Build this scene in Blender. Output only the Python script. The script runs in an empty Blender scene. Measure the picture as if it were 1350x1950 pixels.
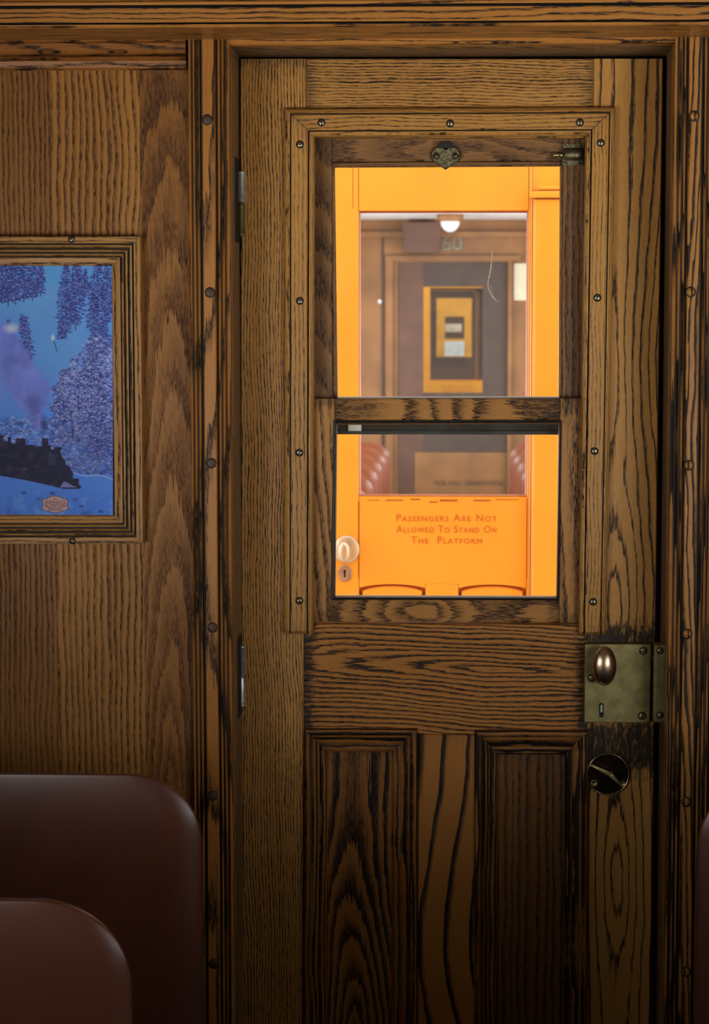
import bpy, bmesh, math, random
import numpy as np
from mathutils import Vector, Matrix

# ------------------------------------------------------------------ camera, world, lights, exposure
SC = bpy.context.scene
COL = SC.collection
IMG_W, IMG_H = 1350.0, 1950.0
F_PX, CX, CY = 3950.0, 722.0, 975.0          # focal length and principal point, in pixels
CAM_LOC = Vector((0.0, -3.6, 1.67))
PITCH = math.atan(338.0 / F_PX)
YAW = math.atan(135.0 / F_PX * math.cos(PITCH))

cam_data = bpy.data.cameras.new('camera')
cam = bpy.data.objects.new('camera', cam_data)
COL.objects.link(cam)
cam.location = CAM_LOC
cam.rotation_euler = (math.pi / 2 - PITCH, 0.0, YAW)
cam_data.sensor_fit = 'VERTICAL'
cam_data.sensor_height = 36.0
cam_data.lens = F_PX / IMG_H * 36.0
cam_data.shift_x = (IMG_W / 2 - CX) / IMG_H
cam_data.clip_start = 0.05
cam_data.clip_end = 200
cam_data.dof.use_dof = True
cam_data.dof.focus_distance = 3.6
cam_data.dof.aperture_fstop = 11.0
SC.camera = cam

SC.view_settings.view_transform = 'Standard'
SC.view_settings.look = 'None'
SC.view_settings.gamma = 1.0
SC.view_settings.exposure = 0.0
SC.view_settings.use_curve_mapping = False
SC.cycles.use_denoising = True
SC.cycles.max_bounces = 8
SC.cycles.transparent_max_bounces = 24
SC.cycles.sample_clamp_indirect = 4.0
SC.cycles.caustics_reflective = False
SC.cycles.caustics_refractive = False

world = bpy.data.worlds.new('sky')
SC.world = world
world.use_nodes = True
wn = world.node_tree.nodes
wn.clear()
w_out = wn.new('ShaderNodeOutputWorld')
w_bg = wn.new('ShaderNodeBackground')
w_bg.inputs['Color'].default_value = (0.93, 0.97, 1.0, 1.0)
w_bg.inputs['Strength'].default_value = 2.75
world.node_tree.links.new(w_bg.outputs[0], w_out.inputs[0])

CAR_HALF = 1.25                                # half the inner width of the carriages
SILL, LINTEL = 1.10, 1.86                      # window sill and lintel heights
A_WINDOWS = [-2.05, -2.95, -3.85, -4.75]
A_WIN_W = 0.72
# lamps added inside the side walls, aimed to light the upper door: (y, energy on the left, energy on the right)
A_LIGHT = [(-1.70, 1.48, 1.72), (-2.50, 1.28, 1.58), (-3.40, 0.68, 0.78)]
A_RISE, A_SPREAD = 21.0, 72.0                 # rises like ground-reflected daylight; spread narrowed to darken the lower door
B_LIGHT = 34.0
DAY = (0.90, 0.95, 1.0)


def area(name, loc, rot, sx, sy, energy, color=DAY, spread=180):
    d = bpy.data.lights.new(name, 'AREA')
    d.shape = 'RECTANGLE'
    d.size, d.size_y = sx, sy
    d.energy = energy
    d.color = color
    d.spread = math.radians(spread)
    o = bpy.data.objects.new(name, d)
    COL.objects.link(o)
    o.location = loc
    o.rotation_euler = rot
    return o


for (ly, el, er) in A_LIGHT:
    for sd, en in ((-1, el), (1, er)):
        d = Vector((-sd * 1.2, -ly, 0.0)).normalized()
        d.z = math.tan(math.radians(A_RISE))
        area('daylight_fill', (sd * (CAR_HALF - 0.12), ly, 1.30), d.to_track_quat('-Z', 'Z').to_euler(), 0.34, 0.5, en, (1.0, 0.96, 0.90), A_SPREAD)  # added lamps turned towards the door, set apart from the window openings

# ------------------------------------------------------------------ pixel -> place
_R = cam.rotation_euler.to_matrix()


def W(px, py, Y):
    """the point of the plane y = Y that the photograph shows at pixel (px, py)"""
    d = _R @ Vector(((px - CX) / F_PX, -(py - CY) / F_PX, -1.0))
    t = (Y - CAM_LOC.y) / d.y
    return CAM_LOC + d * t


def Zp(py, Y, px=722):
    return W(px, py, Y).z


def Xp(px, Y, py=900):
    return W(px, py, Y).x


rnd = random.Random(7)

# ------------------------------------------------------------------ node helper
class NT:
    def __init__(self, name):
        self.m = bpy.data.materials.new(name)
        self.m.use_nodes = True
        self.t = self.m.node_tree
        self.t.nodes.clear()
        self.out = self.t.nodes.new('ShaderNodeOutputMaterial')

    def node(self, kind, **kw):
        n = self.t.nodes.new(kind)
        for k, v in kw.items():
            setattr(n, k, v)
        return n

    def link(self, a, b):
        self.t.links.new(a, b)

    def put(self, sock, v):
        if v is None:
            return
        if hasattr(v, 'is_output') or isinstance(v, bpy.types.NodeSocket):
            self.link(v, sock)
        else:
            sock.default_value = v

    def math(self, op, a, b=None, c=None, clamp=False):
        n = self.node('ShaderNodeMath', operation=op)
        n.use_clamp = clamp
        self.put(n.inputs[0], a)
        self.put(n.inputs[1], b)
        self.put(n.inputs[2], c)
        return n.outputs[0]

    def comb(self, x, y, z):
        n = self.node('ShaderNodeCombineXYZ')
        self.put(n.inputs[0], x)
        self.put(n.inputs[1], y)
        self.put(n.inputs[2], z)
        return n.outputs[0]

    def noise(self, vec, scale=1.0, detail=2.0, rough=0.5):
        n = self.node('ShaderNodeTexNoise')
        self.put(n.inputs['Vector'], vec)
        n.inputs['Scale'].default_value = scale
        n.inputs['Detail'].default_value = detail
        n.inputs['Roughness'].default_value = rough
        return n.outputs[0]

    def step(self, v, a, b, lo=0.0, hi=1.0, smooth=True):
        n = self.node('ShaderNodeMapRange', interpolation_type='SMOOTHSTEP' if smooth else 'LINEAR')
        self.put(n.inputs[0], v)
        self.put(n.inputs[1], a)
        self.put(n.inputs[2], b)
        self.put(n.inputs[3], lo)
        self.put(n.inputs[4], hi)
        return n.outputs[0]

    def mix(self, f, a, b):
        n = self.node('ShaderNodeMix', data_type='RGBA')
        self.put(n.inputs[0], f)
        self.put(n.inputs[6], (*a, 1) if isinstance(a, tuple) and len(a) == 3 else a)
        self.put(n.inputs[7], (*b, 1) if isinstance(b, tuple) and len(b) == 3 else b)
        return n.outputs[2]

    def attr(self, name):
        return self.node('ShaderNodeAttribute', attribute_name=name)

    def bsdf(self, color, rough, metal=0.0, spec=0.5, normal=None, **kw):
        b = self.node('ShaderNodeBsdfPrincipled')
        self.put(b.inputs['Base Color'], (*color, 1) if isinstance(color, tuple) and len(color) == 3 else color)
        self.put(b.inputs['Roughness'], rough)
        self.put(b.inputs['Metallic'], metal)
        self.put(b.inputs['Specular IOR Level'], spec)
        if normal is not None:
            self.link(normal, b.inputs['Normal'])
        for k, v in kw.items():
            self.put(b.inputs[k], v)
        self.link(b.outputs[0], self.out.inputs[0])
        return b

    def bump(self, h, strength=0.3, dist=0.001):
        n = self.node('ShaderNodeBump')
        n.inputs['Strength'].default_value = strength
        n.inputs['Distance'].default_value = dist
        self.link(h, n.inputs['Height'])
        return n.outputs[0]


def oak(name, light, mid, dark, contrast=1.0, thin=0.30, grime=0.0, rough=0.36, fine=0.5, broad=1.0, spec=0.26, solid=0.34):
    """stained oak: growth rings cut by the board, porous dark early wood, fibres, grime at the joints"""
    t = NT(name)
    g = t.node('ShaderNodeSeparateXYZ')
    t.link(t.attr('grain').outputs['Vector'], g.inputs[0])
    c = t.node('ShaderNodeSeparateXYZ')
    t.link(t.attr('cath').outputs['Vector'], c.inputs[0])
    u, v, s = g.outputs[0], g.outputs[1], g.outputs[2]
    x1, x2, fr = c.outputs[0], c.outputs[1], c.outputs[2]
    ends = t.attr('ends').outputs['Fac']
    # wandering of the grain
    wob = t.noise(t.comb(t.math('MULTIPLY', u, 4.5), t.math('MULTIPLY', v, 9.0), s), 1.0, 2.0)
    wob2 = t.noise(t.comb(t.math('MULTIPLY', u, 24.0), t.math('MULTIPLY', v, 60.0), s), 1.0, 2.0)
    wv = t.math('ADD', t.math('MULTIPLY', t.math('SUBTRACT', wob, 0.5), 0.022),
                t.math('MULTIPLY', t.math('SUBTRACT', wob2, 0.5), 0.0045))
    xa = t.math('ADD', x1, wv)
    wd = t.noise(t.comb(t.math('MULTIPLY', u, 7.0), t.math('MULTIPLY', v, 30.0), t.math('ADD', s, 3.3)), 1.0, 3.0)
    xb = t.math('ADD', x2, t.math('MULTIPLY', t.math('SUBTRACT', wd, 0.5), 0.010))
    jag = t.noise(t.comb(t.math('MULTIPLY', u, 11.0), t.math('MULTIPLY', v, 330.0), t.math('ADD', s, 6.1)), 1.0, 2.0, 0.6)
    xb = t.math('ADD', xb, t.math('MULTIPLY', t.math('SUBTRACT', jag, 0.5), 0.0095))
    R = t.math('SQRT', t.math('ADD', t.math('MULTIPLY', xa, xa), t.math('MULTIPLY', xb, xb)))
    ring = t.math('MULTIPLY', R, fr)
    ring = t.math('ADD', ring, t.math('MULTIPLY', t.noise(t.comb(ring, s, t.math('MULTIPLY', u, 1.5)), 0.45, 2.0), 0.9))
    f = t.math('FRACT', ring)
    rn = t.noise(t.comb(t.math('FLOOR', ring), s, 0.0), 3.1, 0.0)      # each ring has its own weight
    wide = t.math('MULTIPLY_ADD', rn, 0.6, thin - 0.22)
    band = t.math('MULTIPLY', t.step(f, 0.0, 0.07), t.step(f, 0.09, t.math('MAXIMUM', t.math('ADD', wide, 0.06), 0.16), 1.0, 0.0))
    # pores: dashes along the grain
    por = t.noise(t.comb(t.math('MULTIPLY', u, 70.0), t.math('MULTIPLY', v, 900.0), s), 1.0, 2.0, 0.6)
    brk = t.noise(t.comb(t.math('MULTIPLY', u, 22.0), t.math('MULTIPLY', v, 120.0), t.math('ADD', s, 9.1)), 1.0, 2.0, 0.6)
    dash = t.step(por, 0.42, 0.56)
    patch = t.step(brk, 0.30, 0.52)
    dk = t.math('MULTIPLY', band, t.math('MULTIPLY_ADD', t.math('MULTIPLY', dash, patch), 1.12 - solid, solid))
    dk = t.math('ADD', dk, t.math('MULTIPLY', t.step(por, 0.54, 0.68), 0.42 * fine))
    big = t.noise(t.comb(t.math('MULTIPLY', u, 1.6), t.math('MULTIPLY', v, 7.0), t.math('ADD', s, 5.7)), 1.0, 3.0)
    dk = t.math('MULTIPLY', dk, t.step(big, 0.25, 0.72, 0.72 * contrast, 1.25 * contrast), clamp=True)
    fib = t.noise(t.comb(t.math('MULTIPLY', u, 16.0), t.math('MULTIPLY', v, 700.0), t.math('ADD', s, 1.9)), 1.0, 3.0, 0.6)
    base = t.mix(t.step(t.math('MULTIPLY_ADD', fib, 0.45, t.math('MULTIPLY', big, 0.75 * broad)), 0.34, 0.82), light, mid)
    colr = t.mix(dk, base, dark)
    # grime rubbed into the joints at the board ends, and in blotches
    gn = t.noise(t.comb(t.math('MULTIPLY', u, 60.0), t.math('MULTIPLY', v, 190.0), t.math('ADD', s, 7.7)), 1.0, 3.0, 0.65)
    en = t.step(ends, 0.0, 0.05, 1.0, 0.0, False)
    gr = t.math('MULTIPLY', t.step(t.math('MULTIPLY_ADD', en, 0.55, gn), 0.72, 1.06), grime, clamp=True)
    colr = t.mix(gr, colr, (0.010, 0.009, 0.008))
    nb = t.bump(t.math('MULTIPLY', t.math('ADD', dk, t.math('MULTIPLY', fib, 0.3)), -1.0), 0.35, 0.0006)
    rg = t.step(t.math('ADD', dk, gr), 0.0, 1.0, rough, rough + 0.22)
    t.bsdf(colr, rg, 0.0, spec, nb)
    return t.m


def plain(name, color, rough=0.5, metal=0.0, spec=0.5, var=0.0, scale=30.0, bump=0.0, **kw):
    t = NT(name)
    col = color
    nrm = None
    if var > 0 or bump > 0:
        tc = t.node('ShaderNodeTexCoord')
        n = t.noise(tc.outputs['Object'], scale, 4.0, 0.6)
        if var > 0:
            d = tuple(max(0.0, x * (1 - var)) for x in color)
            l = tuple(min(1.0, x * (1 + var)) for x in color)
            col = t.mix(t.step(n, 0.3, 0.7), d, l)
        if bump > 0:
            nrm = t.bump(n, bump, 0.001)
    t.bsdf(col, rough, metal, spec, nrm, **kw)
    return t.m


LIGHT, MID, DARK = (0.62, 0.318, 0.082), (0.48, 0.226, 0.052), (0.026, 0.0125, 0.005)
M = {
    'oak': oak('oak door', LIGHT, MID, DARK, 1.25, 0.46, 0.5, fine=0.8),
    'oak_bead': oak('oak window bead', (0.60, 0.315, 0.088), (0.47, 0.228, 0.055), (0.050, 0.023, 0.008), 1.0, 0.32, 0.2, rough=0.25, fine=1.0),
    'oak_sash': oak('oak sash', (0.56, 0.28, 0.080), (0.42, 0.19, 0.047), DARK, 1.2, 0.62, 0.5),
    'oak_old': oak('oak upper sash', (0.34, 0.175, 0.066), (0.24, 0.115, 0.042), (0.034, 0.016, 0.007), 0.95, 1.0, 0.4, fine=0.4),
    'oak_rail': oak('oak lock rail', (0.54, 0.235, 0.052), (0.43, 0.175, 0.036), (0.012, 0.008, 0.005), 1.5, 0.46, 0.9, solid=.5),
    'oak_muntin': oak('oak muntin', (0.52, 0.225, 0.052), (0.42, 0.175, 0.038), (0.014, 0.008, 0.005), 1.3, 0.20, 0.2, fine=0.25, solid=.75),
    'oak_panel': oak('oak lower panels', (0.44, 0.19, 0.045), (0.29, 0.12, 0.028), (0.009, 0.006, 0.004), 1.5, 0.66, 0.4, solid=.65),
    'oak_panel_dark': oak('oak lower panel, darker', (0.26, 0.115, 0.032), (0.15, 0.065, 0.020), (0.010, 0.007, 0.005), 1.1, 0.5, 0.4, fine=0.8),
    'oak_stained': oak('oak lock stile', (0.62, 0.32, 0.082), (0.47, 0.23, 0.056), (0.026, 0.016, 0.008), 1.35, 0.20, 0.95, fine=0.5, solid=.55),
    'oak_veneer': oak('oak wall veneer', (0.50, 0.235, 0.050), (0.38, 0.165, 0.034), (0.055, 0.021, 0.005), 1.05, 0.66, 0.0, rough=0.42, broad=1.0, fine=0.3),
    'oak_veneer_dark': oak('oak wall veneer, darker leaf', (0.36, 0.16, 0.036), (0.27, 0.112, 0.024), (0.050, 0.019, 0.005), 1.0, 0.66, 0.0, rough=0.42, fine=0.3),
    'oak_veneer_red': oak('oak wall veneer, flame leaf', (0.42, 0.185, 0.040), (0.30, 0.118, 0.024), (0.060, 0.020, 0.005), 1.05, 1.25, 0.0, rough=0.40, fine=0.3, solid=.55),
    'oak_trim': oak('oak trim', (0.55, 0.245, 0.055), (0.42, 0.17, 0.036), (0.018, 0.010, 0.005), 1.2, 0.40, 0.3, rough=0.30, fine=0.4, solid=.5),
    'oak_zebra': oak('oak trim, striped', (0.55, 0.26, 0.066), (0.44, 0.19, 0.044), (0.020, 0.013, 0.008), 1.5, 0.46, 0.3, rough=0.30, solid=.7),
    'oak_rail_red': oak('oak wall rail', (0.38, 0.155, 0.036), (0.28, 0.105, 0.024), (0.020, 0.010, 0.005), 1.2, 0.50, 0.3),
    'oak_jamb': oak('oak jamb', (0.34, 0.20, 0.09), (0.20, 0.12, 0.055), (0.016, 0.012, 0.009), 1.2, 0.60, 0.5, rough=0.3),
    'oak_frame': oak('oak picture frame', (0.54, 0.28, 0.078), (0.41, 0.19, 0.046), (0.035, 0.016, 0.006), 1.15, 0.46, 0.2),
    'oak_far': plain('oak panelling, next carriage', (0.26, 0.115, 0.034), 0.5, var=0.22, scale=5),
    'groove': plain('dark stain in the grooves', (0.016, 0.010, 0.006), 0.6),
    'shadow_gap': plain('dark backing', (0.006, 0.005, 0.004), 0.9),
    'plug': plain('dark wooden plug', (0.065, 0.034, 0.016), 0.5, var=0.5, scale=300),
    'plug_ring': plain('stain around plug', (0.018, 0.012, 0.008), 0.6),
    'brass': plain('aged brass', (0.30, 0.265, 0.115), 0.42, 0.85, var=0.22, scale=45, bump=0.06),
    'brass_bright': plain('worn bright brass', (0.60, 0.50, 0.27), 0.22, 1.0, var=0.1, scale=60),
    'brass_lit': plain('worn yellow brass', (0.72, 0.60, 0.30), 0.36, 0.6),
    'bronze': plain('polished bronze knob', (0.56, 0.42, 0.27), 0.27, 1.0, var=0.15, scale=60),
    'antique': plain('dull antique metal', (0.17, 0.15, 0.085), 0.42, 0.9, var=0.5, scale=260, bump=0.8),
    'steel': plain('greyed steel hinge', (0.52, 0.52, 0.50), 0.38, 0.7, var=0.25, scale=90),
    'screw': plain('brass screw', (0.33, 0.29, 0.19), 0.34, 0.95, var=0.3, scale=300),
    'dark_plate': plain('dark polished plate', (0.075, 0.058, 0.045), 0.20, 0.9, var=0.2, scale=30),
    'slot': plain('dark slot', (0.008, 0.007, 0.006), 0.8),
    'gasket': plain('black glazing bead', (0.018, 0.019, 0.021), 0.35, var=0.4, scale=120, bump=0.25),
    'vinyl': plain('oxblood vinyl', (0.105, 0.032, 0.015), 0.30, spec=0.6, var=0.10, scale=9, bump=0.06),
    'vinyl_far': plain('red brown vinyl', (0.20, 0.048, 0.018), 0.22, var=0.15, scale=6),
    'iron': plain('dark painted iron', (0.020, 0.018, 0.017), 0.45, 0.3),
    'orange': plain('orange paint', (0.94, 0.43, 0.042), 0.42, spec=0.4, var=0.05, scale=5),
    'orange_dark': plain('dark orange rubbed edge and painted shade', (0.42, 0.11, 0.012), 0.6),  # worn edges and joints; also painted shade by panels and drip cap
    'letter_paint': plain('faded brown lettering', (0.60, 0.17, 0.016), 0.6),
    'porcelain': plain('polished pale brass', (0.62, 0.57, 0.44), 0.30, 0.6),
    'zinc': plain('dull zinc escutcheon', (0.42, 0.36, 0.31), 0.40, 0.7, var=0.3, scale=80),
    'floor': plain('dark rubber floor', (0.035, 0.027, 0.022), 0.6, var=0.3, scale=6),
    'ceiling': plain('cream ceiling paint', (0.22, 0.15, 0.08), 0.6),
    'white_ceiling': plain('white ceiling paint', (0.86, 0.85, 0.84), 0.5),
    'lamp_glass': plain('white glass bowl', (0.9, 0.9, 0.9), 0.25),
    'dark_wood': plain('dark brown wood', (0.045, 0.028, 0.022), 0.5, var=0.25, scale=8),
    'red_wood': plain('reddish brown wood', (0.105, 0.045, 0.028), 0.5, var=0.2, scale=8),
    'paper': plain('pale paper', (0.72, 0.68, 0.50), 0.7),
    'white_sheet': plain('white enamel', (0.93, 0.97, 0.95), 0.5),
    'numeral': plain('grey green numeral paint', (0.22, 0.25, 0.20), 0.5),
    'black_letter': plain('black letter paint', (0.02, 0.015, 0.01), 0.5),
    'gravel': plain('grey ballast', (0.78, 0.75, 0.68), 0.9, var=0.4, scale=25),
    'green_bar': plain('dark green painted bar', (0.050, 0.060, 0.052), 0.28, var=0.35, scale=22),
    'lit_edge': plain('pale glass edge with painted light', (0.75, 0.72, 0.66), 0.5),  # light caught by the glass edge is put into this colour
    'badge_pink': plain('pink badge print', (0.60, 0.36, 0.38), 0.5),
    'badge_rim': plain('maroon badge rim', (0.10, 0.05, 0.07), 0.5),
    'badge_ink': plain('maroon badge ink', (0.11, 0.045, 0.05), 0.5),
    'yellow': plain('yellow enamel', (0.75, 0.52, 0.10), 0.4),
}


def glass(name, film, tint=(1, 1, 1), refl=0.05, film_col=(0.8, 0.78, 0.76)):
    t = NT(name)
    tr = t.node('ShaderNodeBsdfTransparent')
    tr.inputs[0].default_value = (*tint, 1)
    di = t.node('ShaderNodeBsdfDiffuse')
    di.inputs[0].default_value = (*film_col, 1)
    gl = t.node('ShaderNodeBsdfGlossy')
    gl.inputs['Roughness'].default_value = 0.0
    tc = t.node('ShaderNodeTexCoord')
    n = t.noise(tc.outputs['Object'], 9.0, 4.0, 0.65)
    d = t.step(n, 0.3, 0.75, film * 0.7, film * 1.35)
    m1 = t.node('ShaderNodeMixShader')
    t.put(m1.inputs[0], d)
    t.link(tr.outputs[0], m1.inputs[1])
    t.link(di.outputs[0], m1.inputs[2])
    fr = t.node('ShaderNodeFresnel')
    fr.inputs[0].default_value = 1.45
    m2 = t.node('ShaderNodeMixShader')
    t.put(m2.inputs[0], t.math('MULTIPLY', fr.outputs[0], refl / 0.035, clamp=True))
    t.link(m1.outputs[0], m2.inputs[1])
    t.link(gl.outputs[0], m2.inputs[2])
    t.link(m2.outputs[0], t.out.inputs[0])
    return t.m


M['glass'] = glass('window glass', 0.010, (0.96, 0.97, 0.96), 0.03)
M['glass_hazed'] = glass('dirty glass with painted haze', 0.13, (1.0, 1.0, 1.0), 0.012, (0.16, 0.155, 0.16))  # the film is dirt on the pane plus painted reflection haze
M['scratch'] = plain('scratch in the glass', (0.80, 0.66, 0.60), 0.6)


# ------------------------------------------------------------------ mesh builder
class MB:
    def __init__(self):
        self.v, self.f, self.mi, self.gr, self.ca, self.en, self.sm = [], [], [], [], [], [], []

    def add(self, verts, faces, mat=0, grain=None, cath=None, ends=None, smooth=False):
        b = len(self.v)
        n = len(verts)
        self.v += [tuple(p) for p in verts]
        self.f += [tuple(b + i for i in f) for f in faces]
        self.mi += [mat] * len(faces)
        self.sm += [smooth] * len(faces)
        self.gr += grain if grain else [(p[2], p[0] + p[1], 0.5) for p in verts]
        self.ca += cath if cath else [(p[0] + p[1] + 0.6, 0.1, 90.0) for p in verts]
        self.en += ends if ends else [1.0] * n

    def strip(self, a0, a1, b0, b1, prof, depth, mat=0, seed=None, cath=None, n=1, smooth=False, bev_a=0.0, bev_b=0.0, ends_fn=None):
        """loft a profile [(t, dy)] across the segment a0-a1 and along to b0-b1 (world points)"""
        seed = rnd.uniform(0, 50) if seed is None else seed
        a0, a1, b0, b1 = map(Vector, (a0, a1, b0, b1))
        L = ((b0 - a0).length + (b1 - a1).length) / 2
        wdt = (a1 - a0).length
        dirv = (b0 + b1 - a0 - a1).normalized()
        horiz = abs(dirv.x) > abs(dirv.z)
        if cath is None:
            cath = auto_cath(seed)
        mid_v = ((a0 + a1 + b0 + b1) / 4)
        mv = mid_v.z if horiz else mid_v.x
        mu = mid_v.x if horiz else mid_v.z
        full = list(prof) + ([(prof[-1][0], depth), (prof[0][0], depth)] if depth is not None else [])
        k = len(full)
        vs, gs, cs, es = [], [], [], []
        ss = [i / n for i in range(n + 1)]
        if bev_a:
            ss[1:1] = [bev_a / L]
        if bev_b:
            ss[-1:-1] = [1 - bev_b / L]
        n = len(ss) - 1
        for i, s in enumerate(ss):
            low = (bev_a and i == 0) or (bev_b and i == n)
            p0, p1 = a0.lerp(b0, s), a1.lerp(b1, s)
            for pt in full:
                t, dy = pt[0], (pt[1] * 0.62 if low and pt[1] < 0 else pt[1])
                p = p0.lerp(p1, t) + Vector((0, dy, 0))
                u, v = (p.x, p.z) if horiz else (p.z, p.x)
                v += dy
                vs.append(p)
                gs.append((u, v, seed))
                cs.append(cath(u - mu, v - mv, wdt, L))
                es.append(ends_fn(u) if ends_fn else min(s, 1 - s) * L)
        fs = []
        close = depth is not None
        for i in range(n):
            for j in range(k if close else k - 1):
                j2 = (j + 1) % k
                fs.append((i * k + j, i * k + j2, (i + 1) * k + j2, (i + 1) * k + j))
        if close:
            fs.append(tuple(range(k - 1, -1, -1)))
            fs.append(tuple(n * k + j for j in range(k)))
        nf0 = len(self.mi)
        self.add(vs, fs, mat, gs, cs, es, smooth)
        for i in range(n):
            for j in range(k if close else k - 1):
                if len(full[j]) > 2:
                    self.mi[nf0 + i * (k if close else k - 1) + j] = full[j][2]

    def board(self, tl, tr, br, bl, Y, depth, vert=True, mat=0, bev=0.0016, **kw):
        """a board whose front face is the four pixels tl, tr, br, bl on the plane Y"""
        q = [W(p[0], p[1], Y) for p in (tl, tr, br, bl)]
        if vert:
            a0, a1, b0, b1 = q[3], q[2], q[0], q[1]
        else:
            a0, a1, b0, b1 = q[0], q[3], q[1], q[2]
        w = (a1 - a0).length
        tb = min(0.2, bev / w)
        self.strip(a0, a1, b0, b1, [(0, bev), (tb, 0), (1 - tb, 0), (1, bev)], depth, mat, **kw)

    def box(self, x0, x1, y0, y1, z0, z1, mat=0, bev=0.0, **kw):
        self.strip((x0, y0, z0), (x1, y0, z0), (x0, y0, z1), (x1, y0, z1),
                   [(0, bev), (min(.2, bev / abs(x1 - x0)), 0), (1 - min(.2, bev / abs(x1 - x0)), 0), (1, bev)] if bev else [(0, 0), (1, 0)],
                   y1 - y0, mat, **kw)

    def hbox(self, x0, x1, y0, y1, z0, z1, mat=0, **kw):
        self.strip((x0, y0, z1), (x0, y0, z0), (x1, y0, z1), (x1, y0, z0), [(0, 0), (1, 0)], y1 - y0, mat, **kw)

    def ybox(self, x0, x1, y0, y1, z0, z1, mat=0, seed=None, upright=False):
        """a board whose grain runs along y"""
        seed = rnd.uniform(0, 50) if seed is None else seed
        vs = [(x, y, z) for y in (y0, y1) for (x, z) in ((x0, z0), (x1, z0), (x1, z1), (x0, z1))]
        fs = [(0, 3, 2, 1), (4, 5, 6, 7), (0, 1, 5, 4), (1, 2, 6, 5), (2, 3, 7, 6), (3, 0, 4, 7)]
        if upright:
            self.add(vs, fs, mat, [(p[2], p[1] + p[0], seed) for p in vs], [(p[1] + 0.5, 0.1, 90.0) for p in vs])
        else:
            self.add(vs, fs, mat, [(p[1], p[2] + p[0], seed) for p in vs], [(p[2] + 0.5, 0.1, 60.0) for p in vs])

    def lathe(self, center, axis, prof, seg=24, mat=0, squash=(1, 1), up=None, smooth=True):
        """revolve [(r, h)] about an axis through center; squash scales the two radial directions"""
        axis = Vector(axis).normalized()
        ref = Vector(up) if up else (Vector((0, 0, 1)) if abs(axis.z) < 0.9 else Vector((1, 0, 0)))
        e1 = axis.cross(ref).normalized()
        e2 = e1.cross(axis).normalized()
        c = Vector(center)
        vs, fs = [], []
        for (r, h) in prof:
            for i in range(seg):
                a = 2 * math.pi * i / seg
                vs.append(c + axis * h + e1 * (r * math.cos(a) * squash[0]) + e2 * (r * math.sin(a) * squash[1]))
        for k in range(len(prof) - 1):
            for i in range(seg):
                j = (i + 1) % seg
                fs.append((k * seg + i, k * seg + j, (k + 1) * seg + j, (k + 1) * seg + i))
        fs.append(tuple(range(seg - 1, -1, -1)))
        fs.append(tuple((len(prof) - 1) * seg + i for i in range(seg)))
        self.add(vs, fs, mat, smooth=smooth)

    def prism(self, pts, Y, depth, mat=0, bev=0.0):
        """extrude the world outline [(x, z)] from Y (front) back by depth; bev chamfers the front"""
        n = len(pts)
        cx = sum(p[0] for p in pts) / n
        cz = sum(p[1] for p in pts) / n
        rings = []
        if bev:
            def sh(p):
                d = Vector((p[0] - cx, p[1] - cz))
                l = d.length or 1
                k = max(0.0, (l - bev) / l)
                return (cx + d.x * k, cz + d.y * k)
            rings.append([(sh(p)[0], Y, sh(p)[1]) for p in pts])
            rings.append([(p[0], Y + bev, p[1]) for p in pts])
        else:
            rings.append([(p[0], Y, p[1]) for p in pts])
        rings.append([(p[0], Y + depth, p[1]) for p in pts])
        vs = [p for r in rings for p in r]
        fs = [tuple(range(n))]
        for k in range(len(rings) - 1):
            for i in range(n):
                j = (i + 1) % n
                fs.append((k * n + i, (k + 1) * n + i, (k + 1) * n + j, k * n + j))
        fs.append(tuple((len(rings) - 1) * n + i for i in range(n - 1, -1, -1)))
        self.add(vs, fs, mat)

    def build(self, name, mats, parent=None, loc=None):
        mats = mats if isinstance(mats, (list, tuple)) else [mats]
        me = bpy.data.meshes.new(name)
        off = Vector(loc) if loc is not None else Vector((0, 0, 0))
        if parent is not None:
            off = parent['_w'] if '_w' in parent else parent.location
            off = Vector(off)
        me.from_pydata([(p[0] - off.x, p[1] - off.y, p[2] - off.z) for p in self.v], [], self.f)
        for m in mats:
            me.materials.append(M[m] if isinstance(m, str) else m)
        me.polygons.foreach_set('material_index', self.mi)
        me.polygons.foreach_set('use_smooth', self.sm)
        a = me.attributes.new('grain', 'FLOAT_VECTOR', 'POINT')
        a.data.foreach_set('vector', np.array(self.gr, dtype=np.float32).ravel())
        a = me.attributes.new('cath', 'FLOAT_VECTOR', 'POINT')
        a.data.foreach_set('vector', np.array(self.ca, dtype=np.float32).ravel())
        a = me.attributes.new('ends', 'FLOAT', 'POINT')
        a.data.foreach_set('value', np.array(self.en, dtype=np.float32))
        bm = bmesh.new()
        bm.from_mesh(me)
        bmesh.ops.recalc_face_normals(bm, faces=bm.faces)
        bm.to_mesh(me)
        bm.free()
        o = bpy.data.objects.new(name, me)
        COL.objects.link(o)
        if parent is not None:
            o.parent = parent
            if parent.type == 'MESH':
                pass
        elif loc is not None:
            o.location = loc
        o['_w'] = tuple(off)
        return o


def auto_cath(seed):
    r = random.Random(seed * 1000)
    kind = r.random()
    sl = r.uniform(0.05, 0.12) * r.choice((-1, 1))
    vc = r.uniform(-0.3, 0.3)
    fr = r.uniform(95, 130)

    def fn(u, v, w, L):
        if kind < 0.55:
            return (v - vc * w + 0.14, 0.05 + sl * u * 0.5, fr)
        return (v - vc * w, sl * u + 0.06 * (1 if sl > 0 else 1), fr)
    return fn


def straight(off=0.35, fr=110, tilt=0.0):
    return lambda u, v, w, L: (v + off + tilt * u, 0.03, fr)


def arches(slope=0.083, d0=0.06, vc=0.0, fr=100):
    """cathedral arches about the line v = vc, pointing up where slope > 0"""
    return lambda u, v, w, L: (v - vc, d0 + slope * u, fr)


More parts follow.
